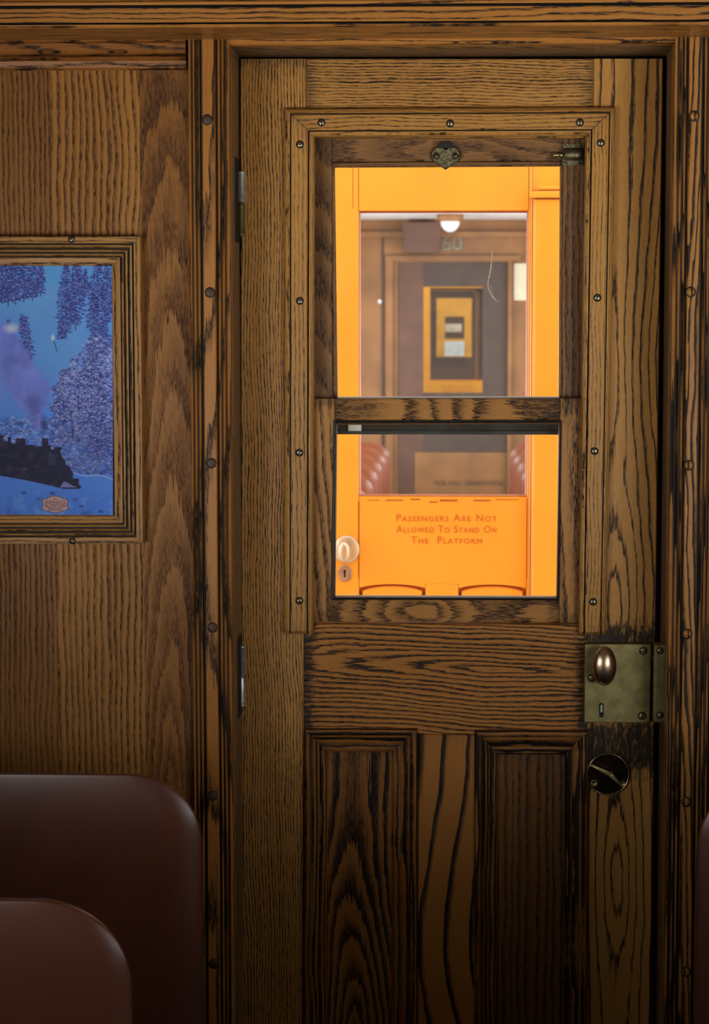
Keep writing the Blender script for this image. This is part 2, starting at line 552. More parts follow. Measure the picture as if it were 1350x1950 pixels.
def thing(name, label, cat, loc, group=None, kind=None, rotz=0.0):
    o = bpy.data.objects.new(name, None)
    o.empty_display_size = 0.1
    COL.objects.link(o)
    o.location = loc
    o.rotation_euler = (0, 0, rotz)
    o['_w'] = tuple(loc)
    return tag(o, label, cat, group, kind)


def tag(o, label=None, cat=None, group=None, kind=None):
    if label:
        o['label'] = label
    if cat:
        o['category'] = cat
    if group:
        o['group'] = group
    if kind:
        o['kind'] = kind
    return o


def structure(o, label, cat):
    return tag(o, label, cat, None, 'structure')


def screw_at(px, py, Y, r, parent, ang, name='screw', head='screw'):
    c = W(px, py, Y)
    mb = MB()
    mb.lathe(c, (0, -1, 0), [(r, -0.002), (r, 0.0006), (r * 0.86, 0.0016), (r * 0.5, 0.0022), (r * 0.05, 0.0024)], 18)
    # ring of dark stain, then the slot
    mb.lathe(c, (0, -1, 0), [(r * 1.28, -0.002), (r * 1.28, 0.0003), (r, 0.0003)], 18, 1)
    d = Vector((math.cos(ang), 0, math.sin(ang)))
    n = Vector((-math.sin(ang), 0, math.cos(ang)))
    y = Vector((0, -0.00262, 0))
    q = [c + d * r * .86 + n * r * .15 + y, c - d * r * .86 + n * r * .15 + y, c - d * r * .86 - n * r * .15 + y, c + d * r * .86 - n * r * .15 + y]
    q2 = [p + Vector((0, .0022, 0)) for p in q]
    mb.add(q + q2, [(0, 1, 2, 3), (4, 7, 6, 5), (0, 4, 5, 1), (1, 5, 6, 2), (2, 6, 7, 3), (3, 7, 4, 0)], 1)
    return mb.build(name, [head, 'slot'], parent)


def text_mesh(name, body, size, mat, parent, loc, width=None, small_caps=False, depth=0.0004, spacing=1.0, rot=(math.pi / 2, 0, 0), height=None):
    """lettering as a flat mesh, centred on loc, facing -y"""
    cu = bpy.data.curves.new(name, 'FONT')
    cu.body = body
    cu.size = size
    cu.align_x = 'CENTER'
    cu.align_y = 'CENTER'
    cu.extrude = depth
    cu.space_character = spacing
    if small_caps:
        cu.small_caps_scale = 0.72
        for i, ch in enumerate(body):
            cu.body_format[i].use_small_caps = True
    tmp = bpy.data.objects.new(name + '_tmp', cu)
    COL.objects.link(tmp)
    dg = bpy.context.evaluated_depsgraph_get()
    me = bpy.data.meshes.new_from_object(tmp.evaluated_get(dg))
    bpy.data.objects.remove(tmp)
    co = np.zeros(len(me.vertices) * 3)
    me.vertices.foreach_get('co', co)
    co = co.reshape(-1, 3)
    mn, mx = co.min(0), co.max(0)
    sx = (width / (mx[0] - mn[0])) if width else 1.0
    sy = (height / (mx[1] - mn[1])) if height else 1.0
    cx, cy = (mn[0] + mx[0]) / 2, (mn[1] + mx[1]) / 2
    base = Vector(parent['_w']) if parent is not None else Vector((0, 0, 0))
    loc = Vector(loc) - base
    out = np.stack([(co[:, 0] - cx) * sx + loc.x, -co[:, 2] + loc.y, (co[:, 1] - cy) * sy + loc.z], 1)
    me.vertices.foreach_set('co', out.ravel())
    me.materials.clear()
    me.materials.append(M[mat])
    me.update()
    o = bpy.data.objects.new(name, me)
    COL.objects.link(o)
    o.parent = parent
    o['_w'] = tuple(base)
    return o


# ------------------------------------------------------------------ the end wall of the near carriage
Y_DOOR, Y_CASE, Y_WALL, Y_BEAM = 0.0, -0.15, -0.128, -0.28
Z_FLOOR = 0.0
Z_CEIL = 2.55
PX_BOT = 2560                                   # a pixel row below the floor line


def foot(px_top, px_bot_x, Y):
    """pixel of the floor line below a post"""
    return (px_bot_x, CY + F_PX * 0 + _floor_row(Y))


def _floor_row(Y):
    lo, hi = 1500.0, 4500.0
    for _ in range(50):
        m = (lo + hi) / 2
        if W(857, m, Y).z > Z_FLOOR:
            lo = m
        else:
            hi = m
    return lo


ROW_DOOR, ROW_CASE, ROW_WALL = _floor_row(Y_DOOR) - 12, _floor_row(Y_CASE), _floor_row(Y_WALL)


def lean(x_a, y_a, x_b, y_b, y):
    return x_a + (x_b - x_a) * (y - y_a) / (y_b - y_a)


# wall panel: three leaves of veneer and two rails under the beam
xl = -CAR_HALF
wall = MB()
z_top, z_bot = Zp(128, Y_WALL), 0.0
x105, x272, x360 = Xp(106, Y_WALL), Xp(272, Y_WALL), Xp(368, Y_WALL)
zr = 0.92


def leaf(x0, x1, mat, cath, seed):
    wall.strip((x0, Y_WALL, z_bot), (x1, Y_WALL, z_bot), (x0, Y_WALL, z_top + .03), (x1, Y_WALL, z_top + .03), [(0, 0), (1, 0)], 0.02, mat, seed=seed, cath=cath, n=60)


zc_w = (z_bot + z_top + .03) / 2
leaf(xl, x105, 1, straight(0.5, 112), 11.0)
leaf(x105, x272, 0, lambda u, v, w, L: (v + 0.45 - 0.012 * math.exp(-((u + zc_w - 1.98) / 0.12) ** 2) * max(0.0, v / w + .5), 0.03, 92), 17.0)
leaf(x272, x360 + .06, 2, lambda u, v, w, L: (v * 1.0 + 0.030 - 0.010 * math.sin(u * 3), 0.021 + 0.072 * max(-0.25, (u + zc_w - 1.0)), 108), 23.0)
o = wall.build('wall_end', ['oak_veneer', 'oak_veneer_dark', 'oak_veneer_red'])
structure(o, 'oak veneered end wall panel left of the wooden door', 'wall')

mb = MB()
zb, zt2 = Zp(132, Y_WALL), Zp(66, Y_WALL)
zm = Zp(104, Y_WALL)
xr = Xp(362, Y_WALL)
mb.strip((xl, Y_WALL, zt2), (xl, Y_WALL, zm), (xr, Y_WALL, zt2), (xr, Y_WALL, zm),
         [(0, -0.016), (0.30, -0.016), (0.36, -0.013), (0.42, -0.016), (0.80, -0.016), (0.92, -0.012), (1.0, -0.004)], 0.0, n=12)
mb.strip((xl, Y_WALL, zm), (xl, Y_WALL, zb), (xr, Y_WALL, zm), (xr, Y_WALL, zb),
         [(0, -0.002), (0.08, -0.010), (0.22, -0.012), (0.30, -0.008), (0.40, -0.010), (0.85, -0.008), (1.0, -0.002)], 0.0, n=12)
o = mb.build('trim_1', 'oak_rail_red')
structure(o, 'reddish oak cornice rail along the top of the veneered wall panel', 'trim')


# fluted casings
def reed(x0, x1, w, h=0.0, g=0.006):
    """a rounded reed between pixels x0 and x1 of a casing w pixels wide"""
    pts = []
    for i in range(5):
        a = math.pi * i / 4
        pts.append(((x0 + (x1 - x0) * i / 4) / w, h + g * (1 - math.sin(a)) if i in (0, 4) else h + g * (1 - math.sin(a)) * 0.8))
    return pts


def groove(pts):
    return pts[:-1] + [(pts[-1][0], pts[-1][1], 1)]


def casing_profile():
    w = 80.0
    p = [(0, 0.010)]
    for a, b in ((0.5, 6), (8.6, 14), (16.6, 22)):
        p += groove(reed(a, b, w))
    p += [(24 / w, 0.008, 1), (26.5 / w, 0.008, 1), (27.5 / w, 0.0015), (29 / w, 0.0), (50 / w, 0.0), (51.5 / w, 0.0015), (52.5 / w, 0.008, 1), (55 / w, 0.008, 1)]
    for a, b in ((56, 61.4), (64, 69.4), (72, 79.5)):
        p += groove(reed(a, b, w))
    p += [(1.0, 0.010)]
    return p


def casing(name, label, xt0, xt1, xb0, xb1, yb, mat, cath, plugs, ring_only, mirror=False):
    root = thing(name, label, 'trim', ((W((xt0 + xt1) / 2, 900, Y_CASE).x), Y_CASE, 0), None, 'structure')
    prof = casing_profile()
    if mirror:
        r_ = list(reversed(prof))
        prof = [(1 - r_[i][0], r_[i][1]) + ((1,) if i + 1 < len(r_) and len(r_[i + 1]) > 2 else ()) for i in range(len(r_))]
    yt = 52
    y_end = ROW_CASE
    b0 = (lean(xt0, 150, xb0, 1400, yt), yt)
    b1 = (lean(xt1, 150, xb1, 1400, yt), yt)
    a0 = (lean(xt0, 150, xb0, 1400, y_end), y_end)
    a1 = (lean(xt1, 150, xb1, 1400, y_end), y_end)
    A0, A1, B0, B1 = W(*a0, Y_CASE), W(*a1, Y_CASE), W(*b0, Y_CASE), W(*b1, Y_CASE)
    B0.z = B1.z = max(B0.z, B1.z)
    A0.z = A1.z = 0.0
    m = MB()
    m.strip(A0, A1, B0, B1, prof, 0.040, 0, cath=cath, n=60)
    face = m.build('casing_board', [mat, 'groove'], root)
    for (px, py, r) in plugs:
        c = W(px, py, Y_CASE)
        q = MB()
        if ring_only:
            q.lathe(c, (0, -1, 0), [(r, -0.006), (r, 0.0006), (r * .74, 0.0006)], 22, 1, squash=(1, 1.06))
            q.lathe(c, (0, -1, 0), [(r * .74, -0.006), (r * .74, 0.0010), (r * 0.1, 0.0012)], 22, 0)
            q.build('plug', [mat, 'plug_ring'], root)
        else:
            q.lathe(c, (0, -1, 0), [(r, -0.006), (r, 0.0006), (r * .86, 0.0006)], 22, 1, squash=(1, 1.06))
            q.lathe(c, (0, -1, 0), [(r * .86, -0.006), (r * .86, 0.0014), (r * 0.7, 0.0020), (r * 0.1, 0.0021)], 22, 0)
            q.build('plug', ['plug', 'plug_ring'], root)
    return root


PR = 0.0086
casing('trim_2', 'fluted oak casing left of the wooden door, dark round plugs down its flat band', 357, 437, 367, 443, 1400, 'oak_trim',
       lambda u, v, w, L: (v * 0.8 + 0.012 + 0.010 * math.sin(u * 5.1), 0.020 + 0.022 * math.sin(u * 3.3 + 1), 62),
       [(394.5, 228, PR), (400, 557, PR), (402.5, 882, PR), (405, 1195, PR), (406, 1515, PR), (407, 1835, PR)], False)
casing('trim_3', 'fluted oak casing right of the wooden door with bold dark striped grain', 1284, 1364, 1270, 1349, 1400, 'oak_zebra',
       lambda u, v, w, L: (v * 1.2 + 0.02 + 0.020 * math.sin(u * 2.3 + .6), 0.016 + 0.014 * math.sin(u * 4.1), 92),
       [(1322, 221, PR), (1315, 556, PR), (1312, 886, PR), (1308.5, 1207, PR), (1307, 1527, PR), (1306, 1850, PR)], True, True)

# head casing and the jamb lining round the doorway
mb = MB()
zt, zb = Zp(66, -0.145), Zp(84.5, -0.145)
x0, x1 = Xp(436, -0.145, 90), Xp(1286, -0.145, 90)
mb.strip((x0, -0.145, zt), (x0, -0.145, zb), (x1, -0.145, zt), (x1, -0.145, zb), [(0, 0), (.78, 0), (.90, 0.0015), (1, 0.005)], 0.03, n=10)
o = mb.build('trim_4', 'oak_trim')
structure(o, 'narrow reddish oak head strip above the doorway', 'trim')

jl, jr = Xp(437.5, -0.145, 150), Xp(1283.5, -0.145, 150) + 0.004
JW = 0.022
mb = MB()
mb.ybox(jl - JW, jl, -0.112, 0.06, 0, zb + .004, upright=True)
mb.ybox(jl - JW, jl + 0.035, 0.0505, 0.066, 0, zb + .004, upright=True)
o = mb.build('trim_5', 'oak_jamb')
structure(o, 'dark jamb lining on the hinge side of the doorway', 'trim')
jrb = Xp(1270, -0.12, 1400)
mb = MB()
vs = []
for y in (-0.112, 0.06):
    for z, xx in ((0.0, Xp(1269, -0.145, 1400) + 0.005), (zb + .004, jr)):
        vs += [(xx, y, z), (xx + JW, y, z)]
mb.add(vs, [(0, 2, 3, 1), (4, 5, 7, 6), (0, 4, 6, 2), (1, 3, 7, 5), (0, 1, 5, 4), (2, 6, 7, 3)], 0, [(p[2], p[1] * 1.0, 4.4) for p in vs], [(p[1] + .5, .1, 90) for p in vs])
xs = Xp(1269, -0.145, 1400)
mb.ybox(xs - 0.045, xs + 0.03, 0.0505, 0.066, 0, zb + .004, upright=True)
o = mb.build('trim_6', 'oak_jamb')
structure(o, 'dark jamb lining on the lock side of the doorway', 'trim')
mb = MB()
mb.strip((jl - JW, -0.112, zb + .026), (jl - JW, -0.112, zb + .001), (jr + JW, -0.112, zb + .026), (jr + JW, -0.112, zb + .001), [(0, 0), (1, 0)], 0.17, n=6)
mb.hbox(jl - JW, jr + JW, 0.0505, 0.066, zb - 0.06, zb + .02)
o = mb.build('trim_7', 'oak_jamb')
structure(o, 'dark head lining above the wooden door', 'trim')

# beam over door and wall
yb = [-90, -30, -22, -18, 3, 7.5, 9, 11, 13, 40.5, 41.5, 43.5, 44.5, 48, 50.5]
zz = [Zp(y, Y_BEAM) for y in yb]
dy = [0.02, 0.02, 0.0, 0.008, -0.004, -0.002, 0.007, 0.007, 0.0, 0.0, 0.007, 0.007, -0.001, -0.001, 0.003]
Zt, Zb = zz[0], zz[-1]
prof = [((Zt - z) / (Zt - Zb), d) + ((1,) if k in (5, 6, 7, 9, 10, 11) else ()) for k, (z, d) in enumerate(zip(zz, dy))]
mb = MB()
mb.strip((-CAR_HALF, Y_BEAM, Zt), (-CAR_HALF, Y_BEAM, Zb), (CAR_HALF, Y_BEAM, Zt), (CAR_HALF, Y_BEAM, Zb), prof, 0.17, 0,
         cath=lambda u, v, w, L: (v * 1.3 - 0.02 + 0.022 * u, 0.05 + 0.05 * u, 95), n=30)
o = mb.build('trim_8', ['oak_trim', 'groove'])
structure(o, 'moulded oak beam across the top above door and wall panel', 'trim')

# wall behind the right casing and above the beam
mb = MB()
xr0 = Xp(1352, Y_WALL, 900)
mb.box(xr0 + .005, CAR_HALF, Y_WALL + .004, Y_WALL + .03, 0, Zt)
o = mb.build('wall_end_right', 'oak_veneer')
structure(o, 'oak end wall panel right of the wooden door, mostly out of the picture', 'wall')
mb = MB()
mb.hbox(-CAR_HALF, CAR_HALF, -0.09, 0.02, Zt - .03, Z_CEIL)
o = mb.build('wall_end_top', 'oak_veneer')
structure(o, 'oak end wall above the moulded beam', 'wall')
mb = MB()
mb.box(-CAR_HALF - .08, jl - JW - .004, -0.085, 0.08, 0, Z_CEIL)
mb.box(jr + JW + .004, CAR_HALF + .08, -0.085, 0.08, 0, Z_CEIL)
mb.hbox(jl - JW - .004, jr + JW + .004, 0.03, 0.08, zb + .03, Z_CEIL)
o = mb.build('wall_core', 'shadow_gap')
structure(o, 'solid core of the end wall around the doorway', 'wall')

mb = MB()
mb.box(-CAR_HALF - .08, jl - JW - .004, 0.0815, 0.09, 0, Z_CEIL)
mb.box(jr + JW + .004, CAR_HALF + .08, 0.0815, 0.09, 0, Z_CEIL)
mb.hbox(jl - JW - .004, jr + JW + .004, 0.0815, 0.09, zb + .03, Z_CEIL)
o = mb.build('wall_outer', 'orange')
structure(o, 'orange painted outside of the near carriage end wall, facing the platform', 'wall')

# ------------------------------------------------------------------ the wooden door
door = thing('door_1', 'brown oak carriage door with a two pane window, brass rim lock and lower panels', 'door', (0, 0, 0.0), None, 'structure')
TH = 0.048
D_BOT = ROW_DOOR


def rx(y):      # the door's lock edge, photographed slightly out of square
    return lean(1262, 120, 1236, 1400, y) if y < 1400 else lean(1262, 120, 1236, 1400, 1400) + (y - 1400) * -0.004


def lx(y):
    return lean(457.5, 120, 459.5, 1200, y)


mb = MB()
mb.board((lx(112), 112), (583, 112), (575, D_BOT), (lx(D_BOT), D_BOT), 0, TH, True, n=60, cath=lambda u, v, w, L: (v + 0.40 + 0.006 * math.sin(2.2 * u), 0.03, 190), seed=3.3)
o = mb.build('stile', 'oak', door)
mb = MB()


def stile_cath(u, v, w, L):
    # flame figure with ovals centred where the photograph shows them
    z = u + stile_mid
    best = None
    for (zc, amp) in ((1.62, 0.055), (1.20, 0.05), (0.71, 0.045)):
        d = z - zc
        if best is None or abs(d) < abs(best[0]):
            best = (d, amp)
    d = best[0]
    xo = {0: 0}.get(0)
    shift = 0.030 * math.exp(-((z - 1.62) / 0.22) ** 2) + 0.004 * math.exp(-((z - 1.2) / 0.15) ** 2)
    return (v + shift + 0.006, 0.24 * 0.15 * math.tanh(math.sqrt(d * d + 0.0002) / 0.15) - 0.003, 70)


TLr, TRr, BRr, BLr = (1130.5, 112), (rx(112), 112), (rx(D_BOT), D_BOT), (1104, D_BOT)
stile_mid = (Zp(112, 0) + Zp(D_BOT, 0)) / 2
grime_z = [(Zp(1418, 0), .030), (Zp(1212, 0), .006)]
mb.board(TLr, TRr, BRr, BLr, 0, TH, True, n=140, cath=stile_cath, seed=8.2, ends_fn=lambda u: min(max(0.0, abs(u - c_) - h_) for c_, h_ in grime_z))
o = mb.build('stile', 'oak_stained', door)
tag(o, 'lock stile with dark flame grain')
mb = MB()
mb.board((583.8, 112), (1129.8, 112), (1129.2, 262), (583.4, 262), 0, TH, False, n=20, cath=straight(0.25, 190, 0.02), seed=21.4)
mb.build('top_rail', 'oak', door)
mb = MB()
mb.board((578, 1187.5), (1119, 1189), (1116.5, 1400), (578, 1398), 0, TH, False, n=30,
         cath=lambda u, v, w, L: (v - 0.022 + 0.010 * math.sin(u * 6), 0.085 * (u - 0.105), 125), seed=31.9)
mb.build('lock_rail', 'oak_rail', door)
mb = MB()
mb.board((796, 1399), (905, 1400), (903, D_BOT), (794, D_BOT), 0, TH, True, n=50, cath=lambda u, v, w, L: (v + 0.075 + 0.030 * math.sin(u * 5.0 + 1.0) + .008 * math.sin(u * 13), 0.012, 24), seed=36.2)
mb.build('muntin', 'oak_muntin', door)
mb = MB()
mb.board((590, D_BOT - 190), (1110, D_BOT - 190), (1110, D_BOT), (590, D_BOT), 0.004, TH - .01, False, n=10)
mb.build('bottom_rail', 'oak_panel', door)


def panel(x0t, x1t, yt, x0b, x1b, xi0t, xi1t, yit, xi0b, xi1b, seed, cath, mat='oak_panel'):
    """a sunk panel with its bolection moulding"""
    yb_ = D_BOT - 190
    yib = yb_ - 46
    m = MB()
    m.board((xi0t - 8, yit - 8), (xi1t + 8, yit - 8), (xi1b + 8, yib + 8), (xi0b - 8, yib + 8), 0.013, 0.015, True, n=40, seed=seed, cath=cath)
    m.build('panel', mat, door)
    m = MB()
    o_ = [W(x0t, yt, 0), W(x1t, yt, 0), W(x1b, yb_, 0), W(x0b, yb_, 0)]
    i_ = [W(xi0t, yit, 0), W(xi1t, yit, 0), W(xi1b, yib, 0), W(xi0b, yib, 0)]
    prof_ = [(0.0, 0.0), (0.02, -0.007), (0.07, -0.0105), (0.16, -0.0115), (0.24, -0.0095), (0.29, -0.004), (0.31, 0.0005), (0.36, 0.001), (0.40, -0.001),
             (0.62, 0.004), (0.66, 0.0065), (0.70, 0.0045), (0.80, 0.0035), (0.90, 0.006), (1.0, 0.012)]
    for k in range(4):
        j = (k + 1) % 4
        m.strip(o_[k], i_[k], o_[j], i_[j], prof_, 0.014, 0, n=30, cath=straight(0.31, 95))
    m.build('panel_molding', 'oak_panel', door)


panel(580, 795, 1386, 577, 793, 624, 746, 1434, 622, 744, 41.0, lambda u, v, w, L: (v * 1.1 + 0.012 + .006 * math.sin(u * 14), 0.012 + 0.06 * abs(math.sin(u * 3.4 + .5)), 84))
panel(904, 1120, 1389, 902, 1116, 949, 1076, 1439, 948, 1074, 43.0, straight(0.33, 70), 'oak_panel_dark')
mb = MB()
mb.board((466, 1192), (1232, 1192), (1228, D_BOT - 5), (466, D_BOT - 5), 0.0485, 0.004, True, 0, 0)
mb.build('panel_backing', 'shadow_gap', door)
mb = MB()
mb.board((472, 1198), (1226, 1198), (1222, D_BOT - 8), (472, D_BOT - 8), 0.0535, 0.004, True, 0, 0)
mb.build('outer_skin', 'orange', door)

# window bead: left, top and right lengths of moulding mitred at the top corners
BH = 0.021
bead_prof = [(0, 0.0), (0.0, -0.009), (0.03, -0.0135), (0.08, -0.016), (0.15, -0.018), (0.185, -0.0185, 1), (0.20, -0.0165, 1), (0.22, -0.0165, 1), (0.235, -BH + .001), (0.26, -BH), (0.76, -BH),
             (0.785, -BH + .001, 1), (0.80, -0.0155, 1), (0.82, -0.0155, 1), (0.835, -0.0185), (0.88, -0.018), (0.95, -0.015), (0.985, -0.011), (1.0, -0.004), (1.0, 0.0)]
OTL, OTR = (543, 208), (1171.5, 205)
ITL, ITR = (600, 262), (1114, 260)
OBL, IBL = (542.5, 1205), (597, 1205)
OBR, IBR = (1153.5, 1206.5), (1100.5, 1206.5)


def bead(o0, i0, o1, i1, seed, screws, label, cath, **kw):
    m = MB()
    m.strip(W(*o0, 0), W(*i0, 0), W(*o1, 0), W(*i1, 0), bead_prof, 0.002, 0, seed=seed, n=40, cath=cath, **kw)
    ob = m.build('window_bead', ['oak_bead', 'groove'], door)
    tag(ob, label)
    for k, (sx, sy) in enumerate(screws):
        screw_at(sx, sy, -BH, 0.0054, ob, rnd.uniform(0, 3.1))
    return ob


bead(OTL, ITL, OTR, ITR, 51.0, [(612, 233.5), (857, 235), (1104, 233)], 'top bead above the upper pane', straight(0.3, 150))
bead(OBL, IBL, OTL, ITL, 52.5, [(571, 275), (571, 573), (570, 862), (570, 1144)], 'bead left of the panes', straight(0.3, 120), bev_a=0.006)
bead(OTR, ITR, OBR, IBR, 57.5, [(1144, 272), (1137.5, 567), (1132, 859), (1129.5, 1146)], 'bead right of the panes', straight(0.3, 150), bev_b=0.006)

for (po, pi_) in ((OTL, ITL), (OTR, ITR)):
    A_, B_ = W(*po, 0), W(*pi_, 0)
    A_ = A_.lerp(B_, 0.24)
    B_ = A_.lerp(B_, 0.72)
    dd = (B_ - A_).normalized()
    nn = Vector((-dd.z, 0, dd.x)) * 0.0005
    q = [(p.x, p.z) for p in (A_ - nn, B_ - nn, B_ + nn, A_ + nn)]
    m = MB()
    m.prism(q, -BH - 0.0002, 0.002)
    m.build('mitre_joint', 'groove', door)

# upper sash (behind) and lower sash (in front)
YU, YL = 0.030, 0.006
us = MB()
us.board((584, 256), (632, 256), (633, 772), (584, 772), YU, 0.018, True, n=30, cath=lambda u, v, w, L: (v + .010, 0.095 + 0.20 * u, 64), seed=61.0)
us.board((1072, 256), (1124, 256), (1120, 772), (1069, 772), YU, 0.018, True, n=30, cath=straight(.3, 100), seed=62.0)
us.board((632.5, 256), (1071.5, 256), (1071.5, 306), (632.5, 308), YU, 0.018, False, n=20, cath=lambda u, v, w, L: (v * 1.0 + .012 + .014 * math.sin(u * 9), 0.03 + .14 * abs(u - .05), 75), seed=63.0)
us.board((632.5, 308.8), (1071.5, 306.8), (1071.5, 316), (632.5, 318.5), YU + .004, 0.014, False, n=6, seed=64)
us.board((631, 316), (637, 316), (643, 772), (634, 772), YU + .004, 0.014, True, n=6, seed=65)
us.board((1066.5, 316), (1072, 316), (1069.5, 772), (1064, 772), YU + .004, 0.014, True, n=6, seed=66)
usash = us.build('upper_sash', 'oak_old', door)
g = MB()
pu = [W(632, 311, YU + .012), W(1072, 311, YU + .012), W(1068, 772, YU + .012), W(634, 772, YU + .012)]
g.prism([(p.x, p.z) for p in pu], YU + .010, 0.003)
pane_u = g.build('pane', 'glass', usash)


def scratch(pts, Y, wpx, parent):
    m = MB()
    for k in range(len(pts) - 1):
        a, b = W(*pts[k], Y), W(*pts[k + 1], Y)
        d = (b - a).normalized()
        n = Vector((-d.z, 0, d.x)) * (wpx / 2200.0)
        q = [a - n, b - n, b + n, a + n]
        q2 = [p + Vector((0, .0006, 0)) for p in q]
        m.add(q + q2, [(0, 1, 2, 3), (4, 7, 6, 5), (0, 4, 5, 1), (1, 5, 6, 2), (2, 6, 7, 3), (3, 7, 4, 0)])
    return m.build('scratch', 'scratch', parent)


scratch([(937, 478), (936.5, 493), (935, 506), (932.5, 520), (929.5, 535), (929.5, 548), (933, 558), (938, 566), (943, 571)], YU + .0094, 1.3, usash)
scratch([(934, 545), (936, 556), (941, 567), (945, 573), (950, 574)], YU + .0094, 0.8, usash)
scratch([(936, 505), (934, 516), (931.5, 530)], YU + .0094, 1.1, usash)
scratch([(651, 545), (656, 550), (657, 556)], YU + .0094, 0.9, usash)
scratch([(972, 450), (971.5, 470)], YU + .0094, 0.6, usash)

ls = MB()
ls.board((592, 759.5), (637.5, 759.5), (631.5, 1184), (590, 1184), YL, 0.022, True, n=30, cath=lambda u, v, w, L: (v + .03 + .05 * u, 0.02 + 0.04 * u, 80), seed=71.0)
ls.board((1066.5, 758.5), (1114, 758.5), (1109, 1186), (1064.5, 1186), YL, 0.022, True, n=30, cath=lambda u, v, w, L: (v - .01 + .06 * u, 0.03, 60), seed=72.2)
ls.board((638.2, 759.5), (1065.8, 758.8), (1066, 799.5), (637.8, 800), YL, 0.022, False, n=40,
         cath=lambda u, v, w, L: (v * 0.6 + .004, 0.085 + 0.155 * u + 0.012 * math.sin(15 * u), 74), seed=73.0)
ls.board((632.2, 1141), (1064, 1142), (1064.3, 1186), (632, 1184.3), YL, 0.022, False, n=40,
         cath=lambda u, v, w, L: (v * 1.0, 0.035 + 0.13 * abs(u + 0.02) + .01 * math.sin(24 * u), 85), seed=74.0)
lsash = ls.build('lower_sash', 'oak_sash', door)
g = MB()
pl = [W(632, 796, YL + .012), W(1070, 796, YL + .012), W(1066, 1146, YL + .012), W(630, 1146, YL + .012)]
g.prism([(p.x, p.z) for p in pl], YL + .0115, 0.003)
g.build('pane', 'glass', lsash)
gk = MB()
go = [(635, 801), (1070, 800.5), (1064, 1143), (630.5, 1142)]
gi = [(642, 808), (1064, 807), (1059.5, 1137.5), (638.5, 1136)]
gp = [(0, 0.003), (0.0, -0.0015), (0.2, -0.0035), (0.5, -0.0042), (0.8, -0.003), (1.0, 0.0015), (1.0, 0.011)]
for k in range(4):
    j = (k + 1) % 4
    gk.strip(W(*go[k], YL), W(*gi[k], YL), W(*go[j], YL), W(*gi[j], YL), gp, 0.012, 0, n=16)
gasket = gk.build('glazing_gasket', 'gasket', lsash)
tag(gasket, 'black glazing bead around the lower pane')
# thin pane edges at the sash, painted pale for the light they catch
e = MB()
e.board((643, 755.3), (1064.5, 754.8), (1064.5, 758.6), (643, 759.2), YL + .0145, 0.004, False, 0, 0)
e.build('pane_edge', 'lit_edge', lsash)
e = MB()
e.board((641, 1133.6), (1059.5, 1134.8), (1059.5, 1137), (641, 1135.8), YL + .008, 0.003, False, 0, 0)
e.build('pane_edge', 'lit_edge', lsash)

# the dark green bar across the outside behind the lower pane, with a pale tag on it
gb = MB()
pz0, pz1 = Zp(826.5, 0.075), Zp(795, 0.075)
gx0, gx1 = Xp(618, 0.075), Xp(1085, 0.075)
gb.strip((gx0, 0.062, pz1), (gx0, 0.062, pz0), (gx1, 0.062, pz1), (gx1, 0.062, pz0), [(0, 0.0), (.30, 0.0), (.36, .004), (.50, .006), (.72, .003), (.80, -.002), (1, -.002)], 0.022, 0)
bar = gb.build('sash_bar', 'green_bar', door)
tag(bar, 'dark green bar outside the top of the lower pane')
e = MB()
p0, p1 = W(663, 809, 0.060), W(688, 822, 0.060)
e.box(p0.x, p1.x, 0.0605, 0.0625, p1.z, p0.z)
e.build('bar_tag', 'white_sheet', bar)

# heart shaped sash catch
hc = W(848.5, 296.5, YU)
S = 1 / 1090.0
heart = [(x * S, -y * S) for x, y in ((-14, -18), (-20, -16), (-25, -11), (-28, -4), (-27.5, 3), (-24, 9), (-18, 13.5), (-11, 18), (-5, 22.5), (0, 25.5), (5, 22.5), (11, 18), (18, 13.5),
                                      (24, 9), (27.5, 3), (28, -4), (25, -11), (20, -16), (14, -18), (8, -17), (3, -14), (0, -12.5), (-3, -14), (-8, -17))]
m = MB()
m.prism([(hc.x + p[0], hc.z - 0.001 + p[1]) for p in heart], YU - 0.0085, 0.008, 0, 0.0022)
catch = m.build('sash_catch', 'antique', door)
tag(catch, 'tarnished heart shaped sash catch')
for dx in (-18, 18):
    screw_at(848.5 + dx, 297, YU - 0.0085, 0.0047, catch, 0.8 + dx * .02, 'catch_screw', 'antique')
m = MB()
m.hbox(hc.x - 0.0135, hc.x + 0.0135, YU - 0.014, YU, hc.z + 0.012, hc.z + 0.021)
m.build('catch_hood', 'gasket', catch)

# barrel bolt
bc = W(1091, 295, YU)
m = MB()
m.box(bc.x - 0.0195, bc.x + 0.0185, YU - 0.004, YU, bc.z - 0.0185, bc.z + 0.0185, 0, 0.0012)
bolt = m.build('barrel_bolt', 'antique', door)
tag(bolt, 'dark barrel bolt at the corner of the upper sash')
m = MB()
m.lathe((bc.x - 0.0165, YU - 0.008, bc.z), (1, 0, 0), [(0.008, 0), (0.0105, 0.001), (0.0105, 0.034), (0.008, 0.035)], 24)
m.build('bolt_barrel', 'antique', bolt)
m = MB()
m.lathe((bc.x - 0.036, YU - 0.008, bc.z - .001), (1, 0, 0), [(0.001, 0), (0.0036, 0.002), (0.0042, 0.005), (0.003, 0.009), (0.0034, 0.013), (0.0034, 0.022)], 16)
m.build('bolt_knob', 'brass_bright', bolt)
for (dx, dz) in ((-.014, .0145), (.012, .0145), (-.014, -.0148), (.012, -.0148)):
    m = MB()
    m.lathe((bc.x + dx, YU - 0.004, bc.z + dz), (0, -1, 0), [(0.003, -.001), (0.003, 0.0006), (0.0018, 0.0013), (0.0002, 0.0014)], 12)
    m.build('bolt_screw', 'antique', bolt)

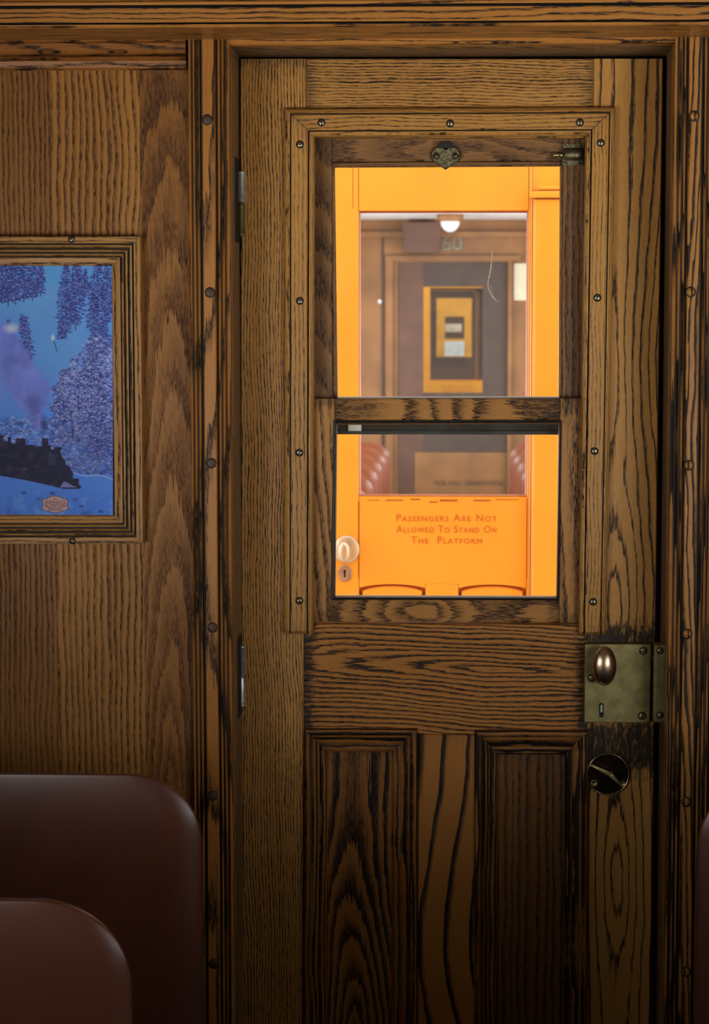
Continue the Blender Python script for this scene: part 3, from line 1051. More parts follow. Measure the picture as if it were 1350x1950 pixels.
# lift-off hinges
for (px, y0, ym, y1) in ((459.3, 325.5, 386.5, 449.5), (460, 1228.5, 1286, 1345)):
    a, b, c = W(px, y0, -0.016), W(px, ym, -0.016), W(px, y1, -0.016)
    m = MB()
    r = 0.0070
    m.lathe((a.x, -0.016, b.z + .0008), (0, 0, 1), [(r * .8, 0), (r, 0.001), (r, (a.z - b.z) - .006), (r * 1.12, (a.z - b.z) - .005), (r * 1.12, (a.z - b.z) - .002), (r * .7, (a.z - b.z) - 0.001)], 24)
    h = m.build('hinge', 'steel', door)
    m = MB()
    m.lathe((c.x, -0.016, c.z), (0, 0, 1), [(r * .7, 0), (r * 1.15, 0.001), (r * 1.15, 0.003), (r * 1.02, 0.004), (r * 1.02, (b.z - c.z) - .006), (r * .86, (b.z - c.z) - 0.001)], 24)
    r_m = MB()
    r_m.box(jl - .004, jl + .0007, -0.075, 0.0, c.z - .012, a.z + .020)  # thin black plate stands in for the shade of the hinge mortise
    r_m.build('recess_shade', 'shadow_gap', h)
    m.build('hinge_knuckle', 'brass' if y0 < 900 else 'steel', h)

# rim lock
YK = -0.026
q = [W(1113.5, 1226.5, YK), W(1240, 1226.5, YK), W(1237, 1376.5, YK), W(1112.5, 1375.5, YK)]
m = MB()
m.prism([(p.x, p.z) for p in q], YK, 0.027, 0, 0.0012)
lock = m.build('rim_lock', 'brass', door)
tag(lock, 'square aged brass rim lock with an egg shaped knob')
kc = W(1150.5, 1268, YK - .035)
m = MB()
egg = []
for i in range(17):
    a = math.pi * i / 16
    egg.append((max(0.0003, 0.0212 * math.sin(a)), 0.0145 * -math.cos(a)))
m.lathe((kc.x, YK - .036, kc.z), (0, -1, 0), egg, 36, 0, squash=(1.0, 1.62))
m.lathe((kc.x, YK - .026, kc.z), (0, 1, 0), [(0.007, 0), (0.008, .012), (0.0125, .020), (0.015, .0255)], 24)
knob = m.build('knob', 'bronze', lock)
tag(knob, 'polished egg shaped bronze knob')
key = []
kx, kz = W(1145, 1352, YK).x, W(1145, 1352, YK).z
pts = []
for i in range(13):
    a = math.radians(-30 + 240 * i / 12)
    pts.append((kx + 0.0046 * math.cos(a), kz + 0.008 + 0.0046 * math.sin(a)))
pts += [(kx - 0.0036, kz - 0.0125), (kx + 0.0040, kz - 0.0125)]
m = MB()
m.prism(pts, YK - 0.0006, 0.004)
m.build('keyhole', 'slot', lock)
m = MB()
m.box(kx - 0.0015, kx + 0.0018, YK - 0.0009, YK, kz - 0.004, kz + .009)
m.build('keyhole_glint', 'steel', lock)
for (sx, sy) in ((1225, 1239.5), (1222.5, 1363), (1126.5, 1291.5)):
    screw_at(sx, sy, YK, 0.0056, lock, 0.1 if sy < 1300 else 1.4, 'lock_screw', 'brass')
m = MB()
zbq = W(1243, 1255, YK)
m.lathe((W(1236, 1255, -0.012).x, -0.012, zbq.z), (1, 0, 0), [(0.004, 0), (0.004, .014), (0.0025, .0145)], 14)
m.build('lock_bolt', 'brass_bright', lock)
# keeper on the jamb
keep_y = -0.088
q = [W(1247.5, 1227, keep_y), W(1266.5, 1227, keep_y), W(1265.5, 1376, keep_y), W(1246, 1376, keep_y)]
m = MB()
m.prism([(p.x, p.z) for p in q], keep_y, 0.026, 0, 0.0022)
keeper = m.build('lock_keeper', 'brass')
tag(keeper, 'narrow brass lock keeper on the door jamb beside the rim lock', 'lock')
for sy in (1239, 1362):
    screw_at(1257, sy, keep_y, 0.0050, keeper, .8, 'keeper_screw', 'brass')

# round privacy turn below the lock
tcn = W(1157, 1473, 0)
m = MB()
m.lathe((tcn.x, 0.0, tcn.z), (0, -1, 0), [(0.0375, -.001), (0.0375, .0035), (0.0368, .0055), (0.0352, .0060), (0.0345, .0052), (0.001, .0052)], 48, smooth=False)
turn = m.build('bolt_plate', 'dark_plate', door)
tag(turn, 'round dark polished plate with a slanting brass turn')
m = MB()
m.lathe((tcn.x, 0.0, tcn.z), (0, -1, 0), [(0.0372, .0040), (0.0378, .0050), (0.0372, .0064), (0.0358, .0064), (0.0352, .0050)], 48)
m.build('plate_rim', 'brass_bright', turn)
a, b, c = W(1122, 1455.5, -.012), W(1162, 1474, -.024), W(1181, 1493.5, -.010)
m = MB()
for (p, qq, r0, r1) in ((a, b, .0022, .0042), (b, c, .0042, .0018)):
    d = (qq - p)
    m.lathe(p, d, [(r0 * .6, 0), (r0, .0008), (r1, d.length)], 14, squash=(1, 1))
m.build('turn_lever', 'brass_lit', turn)
for (sx, sy) in ((1131.5, 1491.5), (1185, 1492.5)):
    c = W(sx, sy, -.006)
    m = MB()
    m.lathe((c.x, -0.005, c.z), (0, -1, 0), [(0.0062, -.001), (0.0062, .001), (0.005, .0018), (0.0036, .0006), (0.0005, .0002)], 18)
    m.build('plate_screw', 'brass', turn)

# ------------------------------------------------------------------ framed winter print on the wall
FY = Y_WALL - 0.026
FX = (-330, 270.5)
PIC = thing('framed_picture', 'oak framed winter photograph of a steam train, hung on the veneered wall panel', 'picture', (Xp(-30, FY, 740), Y_WALL, Zp(1035, FY)))
Fo = [(FX[0], 450), (267.5, 450), (272.5, 1035), (FX[0], 1037)]
Fi = [(FX[0] + 58, 505), (210, 506), (216, 982), (FX[0] + 58, 980)]
fp = [(0, 0.026), (0.0, 0.003), (0.015, 0.0), (0.22, 0.0), (0.235, 0.001, 1), (0.25, 0.007, 1), (0.29, 0.007), (0.30, 0.0025), (0.35, 0.0015), (0.375, 0.003, 1), (0.385, 0.009, 1), (0.44, 0.009), (0.45, 0.0045), (0.49, 0.0035), (0.52, 0.005, 1),
      (0.53, 0.011, 1), (0.58, 0.011), (0.59, 0.0065), (0.63, 0.0055), (0.66, 0.007, 1), (0.67, 0.0125, 1), (0.70, 0.0125), (0.71, 0.009), (0.74, 0.0085), (0.97, 0.0105), (1.0, 0.0125), (1.0, 0.026)]
m = MB()
fcath = [straight(.3, 120), straight(.28, 105), straight(.31, 130), straight(.3, 110)]
for k in range(4):
    j = (k + 1) % 4
    m.strip(W(*Fo[k], FY), W(*Fi[k], FY), W(*Fo[j], FY), W(*Fi[j], FY), fp, None, 0, n=20, cath=fcath[k])
frame = m.build('frame', ['oak_frame', 'groove'], PIC)
screw_at(136, 456, FY, 0.0046, frame, 2.4)
screw_at(138, 1030, FY, 0.0046, frame, .4)


def smooth_noise(h, w, cell, seed):
    r = np.random.RandomState(seed)
    gh, gw = int(h / cell) + 3, int(w / cell) + 3
    gdat = r.rand(gh, gw)
    yy = np.arange(h) / cell
    xx = np.arange(w) / cell
    y0 = yy.astype(int)
    x0 = xx.astype(int)
    fy = (yy - y0)[:, None]
    fx = (xx - x0)[None, :]
    fy = fy * fy * (3 - 2 * fy)
    fx = fx * fx * (3 - 2 * fx)
    a = gdat[y0][:, x0]
    b = gdat[y0][:, x0 + 1]
    c = gdat[y0 + 1][:, x0]
    d = gdat[y0 + 1][:, x0 + 1]
    return (a * (1 - fx) + b * fx) * (1 - fy) + (c * (1 - fx) + d * fx) * fy


def fbm(h, w, cell, seed, octs=4):
    out = np.zeros((h, w))
    amp, tot = 1.0, 0.0
    for k in range(octs):
        out += amp * smooth_noise(h, w, max(1.0, cell / 2 ** k), seed + k)
        tot += amp
        amp *= 0.55
    return out / tot


def paint_print(w, h, left):
    """the winter print, in picture pixels; column 0 is pixel `left` of the photograph, row 0 is pixel 500"""
    Yg, Xg = np.mgrid[0:h, 0:w].astype(float)
    X = Xg + left
    Y = Yg + 500.0

    def rgb(*c):
        return np.array([((x / 255) / 12.92 if x / 255 <= .04045 else ((x / 255 + .055) / 1.055) ** 2.4) for x in c])
    img = np.zeros((h, w, 3))
    n1, n2, n3 = fbm(h, w, 60, 1), fbm(h, w, 14, 9), fbm(h, w, 5, 20, 3)
    t = np.clip((Y - 505) / 480, 0, 1)
    snow_a, snow_b = rgb(96, 158, 226), rgb(70, 120, 196)
    img[:] = snow_a
    img = img * (1 - t[..., None]) + snow_b * t[..., None]
    img *= (0.86 + 0.28 * n1)[..., None]
    up = np.clip((545 - Y - 20 * (n1 - .5)) / 12, 0, 1)
    img = img * (1 - up[..., None]) + rgb(84, 152, 218) * up[..., None]

    def put(mask, col):
        nonlocal img
        mask = np.clip(mask, 0, 1)[..., None]
        img = img * (1 - mask) + col * mask
    dark, shade, lit = rgb(44, 56, 112), rgb(70, 92, 160), rgb(170, 194, 236)

    rs = np.random.RandomState(5)

    def stamp(x, y, rx_, ry_, col, al, tilt=0.0):
        i0, i1 = max(0, int(x - left - rx_ - 2)), min(w, int(x - left + rx_ + 3))
        j0, j1 = max(0, int(y - 500 - ry_ - rx_ * abs(tilt) - 2)), min(h, int(y - 500 + ry_ + rx_ * abs(tilt) + 3))
        if i1 <= i0 or j1 <= j0:
            return
        ddx = X[j0:j1, i0:i1] - x
        ddy = Y[j0:j1, i0:i1] - y - tilt * ddx
        a_ = (np.clip(1.35 - np.sqrt((ddx / rx_) ** 2 + (ddy / ry_) ** 2), 0, 1) * al)[..., None]
        a_ = np.clip(a_, 0, 1)
        img[j0:j1, i0:i1] = img[j0:j1, i0:i1] * (1 - a_) + col * a_

    def tree(cx, top, base, half, seed, snowy=0.5, trunk=True):
        r = np.random.RandomState(seed)
        hgt = base - top
        if trunk:
            tr = np.clip(1.7 - np.abs(X - cx), 0, 1) * (Y > top + hgt * .25) * (Y < base + hgt * 0.10)
            put(tr * 0.8, rgb(46, 50, 92))
        y = top
        while y < base:
            k = (y - top) / hgt
            wd_ = half * (0.15 + 0.85 * min(1, k * 1.7)) * (0.55 + 0.75 * r.rand()) * (1 if k < .85 else .7)
            for q in range(int(3 + wd_ / 1.7)):
                x = cx + r.uniform(-1, 1) * wd_
                tl = (x - cx) / (wd_ + 1) * 0.5
                stamp(x, y + abs(x - cx) * .25, r.uniform(1.8, 3.6), r.uniform(1.1, 2.0), dark * r.uniform(.75, 1.5), 0.92, tl)
                if r.rand() < 0.35 + 0.4 * snowy:
                    stamp(x + r.uniform(-1, 1), y - 1.3 + abs(x - cx) * .25, r.uniform(1.0, 2.6), r.uniform(.6, 1.2), shade * (1 - snowy * .6) * 1.5 + lit * (.12 + snowy * .6), r.uniform(.45, .85), tl)
            y += r.uniform(1.8, 3.2)

    def frost(x0, x1, y0, y1, n, bright, inside):
        for q in range(n):
            x, y = rs.uniform(x0, x1), rs.uniform(y0, y1)
            if not inside(x, y):
                continue
            c_ = dark * rs.uniform(1.0, 1.7) if rs.rand() < 0.48 else (shade * rs.uniform(.9, 1.3) if rs.rand() < .45 else lit * rs.uniform(.55, 1.0) * bright)
            stamp(x, y, rs.uniform(1.4, 4.6), rs.uniform(1.0, 2.3), c_, rs.uniform(.3, .7), rs.uniform(-.9, .9))
    # trees along the ridge
    for k, (cx, tp, bs, hf) in enumerate([(-90, 470, 570, 26), (-50, 480, 575, 22), (-12, 470, 572, 16), (4, 470, 566, 13), (16, 480, 572, 12), (30, 470, 568, 12), (46, 480, 565, 12), (62, 470, 562, 12), (78, 488, 556, 9),
                                          (152, 505, 548, 12), (126, 490, 628, 17), (144, 495, 615, 15), (163, 510, 560, 9), (186, 490, 590, 17), (204, 485, 610, 12), (180, 550, 640, 14), (118, 600, 640, 10), (196, 600, 680, 16)]):
        tree(cx, tp, bs, hf, 100 + k * 11, 0.42)
    tree(50, 600, 690, 13, 400, .5, False)
    tree(42, 597, 632, 8, 411, .35, False)
    tree(16, 606, 628, 8, 412, .3, False)
    for q in range(40):
        stamp(rs.uniform(75, 120), rs.uniform(595, 720), rs.uniform(.8, 1.8), .7, dark * 1.5, .5)

    def bank(x, y):
        edge = 100 + max(0.0, (735 - y)) * 0.75 + 4 * math.sin(y * .21) + (max(0, y - 850) * .5)
        return x > edge and y > 640 and y < 897 + (x - 140) * .1
    for yy0 in (640, 700, 760, 820):
        frost(92, 216, yy0, yy0 + 80, 2300, 1.15 - (yy0 - 640) / 330, bank)
    tree(174, 640, 800, 22, 500, 0.95)
    tree(195, 700, 850, 16, 520, 0.75)
    tree(150, 715, 830, 18, 530, 1.0)
    tree(120, 700, 800, 17, 540, 1.0)
    tree(186, 790, 870, 20, 545, .55)
    for q in range(500):
        x, y = rs.uniform(105, 212), rs.uniform(690, 900)
        if bank(x, y):
            stamp(x, y, rs.uniform(1.0, 3.0), rs.uniform(.6, 1.1), lit * 1.1, rs.uniform(.3, .8) * (1.0 if y < 800 else .6), rs.uniform(-1, 1))
    put(np.clip(1.3 - np.abs(X - 137 - (Y - 800) * .10), 0, 1) * (Y > 780) * (Y < 832), rgb(50, 52, 96))
    put(np.clip(1.5 - np.abs(X - 171), 0, 1) * (Y > 782) * (Y < 802), rgb(46, 48, 92))
    # bushes behind the engine
    frost(-200, 112, 792, 860, 2600, 1.0, lambda x, y: True)
    # smoke
    dx = X - (86 - (830 - Y) * 0.24 - 12 * np.sin((830 - Y) * .02))
    half = np.clip(6 + (822 - Y) * 0.55, 5, 80)
    sm = np.clip((half - np.abs(dx) + 26 * (n2 - .5)) / 16, 0, 1) * np.clip((822 - Y) / 6, 0, 1) * np.clip((Y - 610 - 24 * (n1 - .5) - np.clip(X - 18, 0, 200) * 1.45) / 22, 0, 1)
    scol = (0.62 + 0.75 * fbm(h, w, 26, 55))[..., None] * rgb(104, 122, 190)
    sm3 = (sm * 0.92)[..., None]
    img = img * (1 - sm3) + scol * sm3
    lf = np.clip((26 - X + 40 * (n1 - .5)) / 26, 0, 1) * np.clip((Y - 612) / 14, 0, 1) * np.clip((800 - Y) / 30, 0, 1)
    put(lf * 0.75, rgb(104, 134, 204))
    put(np.clip(1 - np.hypot((X - 22) / 20, (Y - 622) / 12), 0, 1) * 1.2, rgb(170, 190, 226))
    cr = np.clip(1 - np.hypot((X - 72 + (800 - Y) * .15) / 22, (Y - 770) / 55), 0, 1) * np.clip((n2 - .30) * 3, 0, 1)
    put(cr * 0.6, rgb(66, 74, 132))
    put(np.clip(1 - np.hypot((X - 84) / 9, (Y - 806) / 24), 0, 1) * 1.0, rgb(48, 52, 92))
    # the small white and dark figure-like stump on the slope
    put(np.clip(1 - np.hypot((X - 101) / 4.5, (Y - 640) / 8), 0, 1) * 1.4, rgb(180, 198, 226))
    put(np.clip(1.6 - np.abs(X - 104 - (Y - 650) * .3), 0, 1) * (Y > 645) * (Y < 667), rgb(56, 70, 122))

    # engine silhouette
    def poly(pts):
        c = np.zeros((h, w), bool)
        n = len(pts)
        for i in range(n):
            x0, y0 = pts[i]
            x1, y1 = pts[(i + 1) % n]
            if y0 == y1:
                continue
            cond = ((y0 <= Y) & (Y < y1)) | ((y1 <= Y) & (Y < y0))
            xi = x0 + (Y - y0) * (x1 - x0) / (y1 - y0)
            c ^= cond & (X < xi)
        return c.astype(float)
    eng = [(-140, 800), (-60, 806), (-60, 815), (0, 826), (7, 825), (8, 836), (15, 838), (16, 830), (21, 830), (22, 840), (29, 842), (31, 833), (36, 831), (48, 832), (50, 844), (56, 845), (60, 843), (65, 845), (68, 847), (80, 847),
           (81, 832), (92, 832), (93, 844), (97, 846), (98, 852), (103, 854), (104, 849), (119, 849), (119, 851), (115, 856), (118, 866), (124, 874), (126, 882), (133, 886), (139, 898), (140, 908), (150, 909), (151, 920), (156, 925), (150, 929), (120, 928),
           (95, 922), (60, 914), (0, 903), (-140, 870)]
    put(poly(eng), rgb(36, 40, 66) * (0.85 + 0.0))
    e2 = poly(eng) * np.clip((n2 - .55) * 3, 0, .5)
    put(e2, rgb(60, 64, 88))
    put(poly([(115, 925), (122, 914), (130, 917), (138, 922), (150, 926)]) * .8, rgb(120, 132, 180))
    put(np.clip(1.0 - np.abs(Y - 864 - (X - 10) * .10), 0, 1) * (X < 36) * .5, rgb(80, 84, 112))
    put(np.clip(1.2 - np.abs(Y - 891), 0, 1) * (X > 28) * (X < 52) * .5, rgb(92, 96, 124))
    for xx in (96, 101, 106):
        put(np.clip(1.2 - np.abs(X - xx + (Y - 870) * .2), 0, 1) * (Y > 862) * (Y < 884) * .5, rgb(96, 104, 140))
    # drift line and foreground
    put(np.clip(1.5 - np.abs(Y - 897 - (X - 140) * .17 - 3 * np.sin(X * .09)), 0, 1) * (X > 141) * .8, rgb(150, 176, 222))
    fg = np.clip((Y - 925 - 0.02 * X) / 20, 0, 1)
    put(fg * np.clip((n2 - .56) * 7, 0, 1) * .45, rgb(110, 158, 214))
    put(fg * np.clip((.34 - n2) * 8, 0, 1) * .5, rgb(52, 66, 130))
    for (ax, ay) in ((46, 936), (100, 937), (156, 962), (192, 972)):
        put(np.clip(1 - np.hypot((X - ax) / 8, (Y - ay) / 4), 0, 1) * 1.1, rgb(44, 56, 112))
    return np.clip(img ** 1.05 * np.array([1.60, 1.42, 1.66]), 0, 0.95)


LEFT = -276
pw, ph = 492, 484
pic = paint_print(pw, ph, LEFT)
PY = FY + 0.0125
cs = [W(LEFT, 502, PY), W(LEFT + pw - 1, 502, PY), W(LEFT + pw - 1, 985, PY), W(LEFT, 985, PY)]
base = Vector(PIC['_w'])
gu = np.linspace(0, 1, pw)[None, :, None]
gv = np.linspace(0, 1, ph)[:, None, None]
cs = [np.array(p - base) for p in cs]
pts = (cs[0] * (1 - gu) + cs[1] * gu) * (1 - gv) + (cs[3] * (1 - gu) + cs[2] * gu) * gv
me = bpy.data.meshes.new('print')
nv = pw * ph
me.vertices.add(nv)
me.vertices.foreach_set('co', pts.reshape(-1).astype(np.float32))
ii = (np.arange(ph - 1)[:, None] * pw + np.arange(pw - 1)[None, :]).ravel()
quads = np.stack([ii, ii + pw, ii + pw + 1, ii + 1], 1)
nf = len(ii)
me.loops.add(nf * 4)
me.loops.foreach_set('vertex_index', quads.ravel().astype(np.int32))
me.polygons.add(nf)
me.polygons.foreach_set('loop_start', (np.arange(nf) * 4).astype(np.int32))
me.update(calc_edges=True)
ca = me.color_attributes.new('print_color', 'FLOAT_COLOR', 'POINT')
rgba = np.concatenate([pic.reshape(-1, 3), np.ones((nv, 1))], 1).astype(np.float32)
ca.data.foreach_set('color', rgba.ravel())
t = NT('winter print')
t.bsdf(t.attr('print_color').outputs['Color'], 0.45, 0.0, 0.12)
me.materials.append(t.m)
pr = bpy.data.objects.new('print', me)
COL.objects.link(pr)
pr.parent = PIC
pr['_w'] = PIC['_w']
m = MB()
bkq = [W(LEFT - 30, 470, PY), W(LEFT + pw + 25, 1012, PY)]
m.box(bkq[0].x, bkq[1].x, PY + .004, Y_WALL - .0005, bkq[1].z, bkq[0].z)
m.build('backing_board', 'dark_wood', PIC)

# railway badge on the print
bc = W(105, 960.5, PY)
SP = 1.0 / 1145


def badge_outline(k):
    pts = []
    half = [(0, 17), (8, 16), (14, 13), (17, 11), (22, 11), (25, 9), (26, 5), (24.5, 2), (24.5, -2), (26.5, -6), (26, -9.5), (22, -12), (17, -12), (13, -13.5), (7, -16), (0, -17)]
    for (x, y) in half:
        pts.append((x * k, y * k))
    for (x, y) in reversed(half[1:-1]):
        pts.append((-x * k, y * k))
    return pts


m = MB()
m.prism([(bc.x + x * SP, bc.z + y * SP) for x, y in badge_outline(1.0)], PY - .0006, 0.0005)
badge = m.build('badge', 'badge_rim', PIC)
tag(badge, 'pink railway badge printed low on the picture')
m = MB()
m.prism([(bc.x + x * SP, bc.z + y * SP) for x, y in badge_outline(0.93)], PY - .0009, 0.0005)
m.build('badge_field', 'badge_pink', badge)
for (txt, dz, wd, hg) in (('The', 11, 8, 3.6), ('DURANGO &', 4.6, 40, 6.4), ('SILVERTON', -2.6, 40, 6.2), ('NARROW GAUGE', -7.6, 27, 2.4), ('RAILROAD', -10.6, 24, 3.0)):
    text_mesh('badge_lettering', txt, 0.01, 'badge_ink', badge, (bc.x, PY - .0012, bc.z + dz * SP), wd * SP, False, 0.0002, height=hg * SP)

# ------------------------------------------------------------------ train seats
SX = 0.372                                    # aisle edge of the seat backs, from the aisle centre line
SEAT_W = CAR_HALF - SX - 0.03


def rounded_slab(m, x_in, x_out, z0, z1, y0, th, rad, er, flare, sgn, seg=12):
    """a padded back: outline with a rounded aisle top corner, pillowed edges of radius er. x_in is the aisle side"""
    def outline(inset):
        pts = []
        xi, xo = x_in + sgn * inset, x_out - sgn * inset
        a_, b_ = z0 + inset, z1 - inset
        r = max(0.004, rad - inset)
        pts.append((xi - sgn * flare * 0, a_))
        for k in range(9):
            z = a_ + (b_ - r - a_) * k / 8
            pts.append((xi - sgn * flare * (1 - (z - z0) / (z1 - z0)), z))
        for i in range(1, seg + 1):
            a = math.pi / 2 * i / seg
            # slightly flattened corner, long on the top side
            pts.append((xi + sgn * (r * 1.12 * (1 - math.cos(a))), b_ - r + r * math.sin(a)))
        for k in range(1, 7):
            pts.append((xi + sgn * r * 1.12 + (xo - sgn * 0.02 - xi - sgn * r * 1.12) * k / 6, b_))
        pts.append((xo, b_ - 0.02))
        pts.append((xo, a_))
        pts[0] = (pts[1][0] + sgn * 0.0005, a_)
        return pts
    pillow = [(0.16, -0.0150), (0.09, -0.0150), (0.075, -0.0150), (0.055, -0.0146), (0.040, -0.0135), (0.028, -0.0115), (0.018, -0.0088), (0.010, -0.0058), (0.004, -0.0026), (0.001, -0.0004), (0.0, 0.0015), (0.0015, 0.0045)]
    tail = [(0.010, 0.028), (0.024, 0.070), (0.034, th - 0.012), (0.046, th)]
    all_ = [(k_, y0 + d_) for k_, d_ in pillow + tail]
    wts = [1.0] * 10 + [1 - 0.88 * i / seg for i in range(1, seg + 1)] + [0.12] * 8
    vs, fs = [], []
    n = None
    for (ins, y) in all_:
        o_ = outline(ins)
        n = len(o_)
        vs += [(p[0], (y0 + (y - y0 + 0.015) * wts[i_] if y < y0 + 0.0016 else y + 0.015) + (p[1] - z1) * 0.03, p[1]) for i_, p in enumerate(o_)]
    for k in range(len(all_) - 1):
        for i in range(n):
            j = (i + 1) % n
            fs.append((k * n + i, k * n + j, (k + 1) * n + j, (k + 1) * n + i))
    fs.append(tuple(range(n)))
    fs.append(tuple((len(all_) - 1) * n + i for i in range(n - 1, -1, -1)))
    m.add(vs, fs, 0, smooth=True)


SEAT_TOP = Zp(1476, -0.55, 200)


def make_seat(label, side, Y, mat, group, coarse=False):
    """side -1: left of the aisle, +1: right. The back's face is at Y; the cushion lies on the camera's side"""
    sgn = side
    xc = side * (SX + SEAT_W / 2)
    root = thing('train_seat', label, 'seat', (xc, Y, 0), group)
    m = MB()
    rounded_slab(m, side * SX, side * (SX + SEAT_W), 0.40, SEAT_TOP, Y, 0.11, 0.100, 0.021, 0.006, sgn)
    m.build('backrest', mat, root)
    m = MB()
    x0, x1 = sorted((side * (SX - .01), side * (SX + SEAT_W)))
    zs = [(0.36, .0), (0.37, -.012), (0.43, -.014), (0.452, -.004), (0.46, 0.02)]
    y1_, y0_ = Y - .115, Y - 0.50
    rings = []
    for (z, ins) in zs:
        rings += [(x0 + ins, y0_ + ins, z), (x1 - ins, y0_ + ins, z), (x1 - ins, y1_, z), (x0 + ins, y1_, z)]
    fs = [(0, 1, 2, 3)]
    for k in range(len(zs) - 1):
        for i in range(4):
            j = (i + 1) % 4
            fs.append((k * 4 + i, (k + 1) * 4 + i, (k + 1) * 4 + j, k * 4 + j))
    fs.append(tuple((len(zs) - 1) * 4 + i for i in range(4)))
    m.add(rings, fs)
    m.build('cushion', mat, root)
    m = MB()
    m.box(x0 + .03, x1 - .03, Y - 0.47, Y - .01, 0.32, 0.37)
    m.build('seat_frame', 'iron', root)
    for xx in (side * (SX + .09), side * (SX + SEAT_W - .10)):
        m = MB()
        m.lathe((xx, Y - .24, 0), (0, 0, 1), [(0.09, 0), (0.085, .02), (0.03, .04), (0.022, .12), (0.03, .28), (0.06, .325)], 16)
        m.build('leg', 'iron', root)
    return root


def copy_tree(o, parent=None):
    c = o.copy()
    COL.objects.link(c)
    if parent is not None:
        c.parent = parent
    for ch in [k for k in bpy.data.objects if k.parent == o]:
        copy_tree(ch, c)
    return c


near_group = 'vinyl seats of the near carriage'
seat_far = make_seat('dark red brown vinyl seat left of the aisle, against the veneered wall panel', -1, -0.55, 'vinyl', near_group)
seat_near = copy_tree(seat_far)
seat_near.location.y = -1.245
seat_near['label'] = 'nearest dark brown vinyl seat, its rounded corner lowest at the left edge'
for k in range(2, 7):
    q = copy_tree(seat_far)
    q.location.y = -0.55 - 0.695 * k
    q['label'] = f'dark brown vinyl seat left of the aisle, row {k + 1} from the door'
seat_r = make_seat('very dark vinyl seat on the right of the aisle, only a sliver in view', 1, -0.55, 'vinyl', near_group)
for k in range(1, 7):
    q = copy_tree(seat_r)
    q.location.y = -0.55 - 0.695 * k
    q['label'] = f'dark vinyl seat right of the aisle, row {k + 1} from the door'

# ------------------------------------------------------------------ carriages: side walls, floors, ceilings
def carriage(y0, y1, windows, win_w, half, mats, zceil, words, top=True):
    wmat, cmat, fmat = mats
    for sd, nm in ((-1, 'wall_left'), (1, 'wall_right')):
        xa, xb = sorted((sd * half, sd * (half + 0.06)))
        m = MB()
        m.ybox(xa, xb, y0, y1, 0, SILL)
        m.ybox(xa, xb, y0, y1, LINTEL, zceil)
        ed = sorted([y0] + [c - win_w / 2 for c in windows] + [c + win_w / 2 for c in windows] + [y1])
        for k in range(0, len(ed), 2):
            if ed[k + 1] - ed[k] > 1e-4:
                m.strip((xa, ed[k], SILL), (xb, ed[k], SILL), (xa, ed[k], LINTEL), (xb, ed[k], LINTEL), [(0, 0), (1, 0)], ed[k + 1] - ed[k], 0)
        structure(m.build(nm, wmat), f'{"left" if sd < 0 else "right"} side wall with window openings, {words}', 'wall')
    m = MB()
    m.ybox(-half - .06, half + .06, y0, y1, -0.05, 0.0)
    structure(m.build('floor', fmat), f'dark floor of {words}', 'floor')
    m = MB()
    m.ybox(-half - .06, half + .06, y0, y1, zceil, zceil + .05)
    structure(m.build('ceiling', cmat), f'ceiling of {words}', 'ceiling')


carriage(-5.6, -0.085, A_WINDOWS, A_WIN_W, CAR_HALF, ('oak_veneer_dark', 'ceiling', 'floor'), Z_CEIL, 'the near carriage')
m = MB()
m.hbox(-CAR_HALF - .06, CAR_HALF + .06, -5.66, -5.6, 0, Z_CEIL)
structure(m.build('wall_rear', 'oak_veneer_dark'), 'end wall behind the camera in the near carriage', 'wall')

# ------------------------------------------------------------------ the platform and the orange door of the next carriage
YO = 1.30                                    # face of the orange end wall
m = MB()
m.ybox(-1.3, 1.3, 0.08, YO, -0.06, -0.01)
structure(m.build('floor', 'gravel'), 'open platform between the near carriage and the orange door', 'floor')
m = MB()
m.ybox(-60, 60, -40, 80, -1.2, -1.1)
structure(m.build('ground', 'gravel'), 'grey ballast ground beside the train', 'ground')
m = MB()
m.ybox(-1.35, 1.35, 0.08, 0.45, 2.62, 2.68)
structure(m.build('ceiling', 'white_ceiling'), 'short roof hood over the platform', 'ceiling')


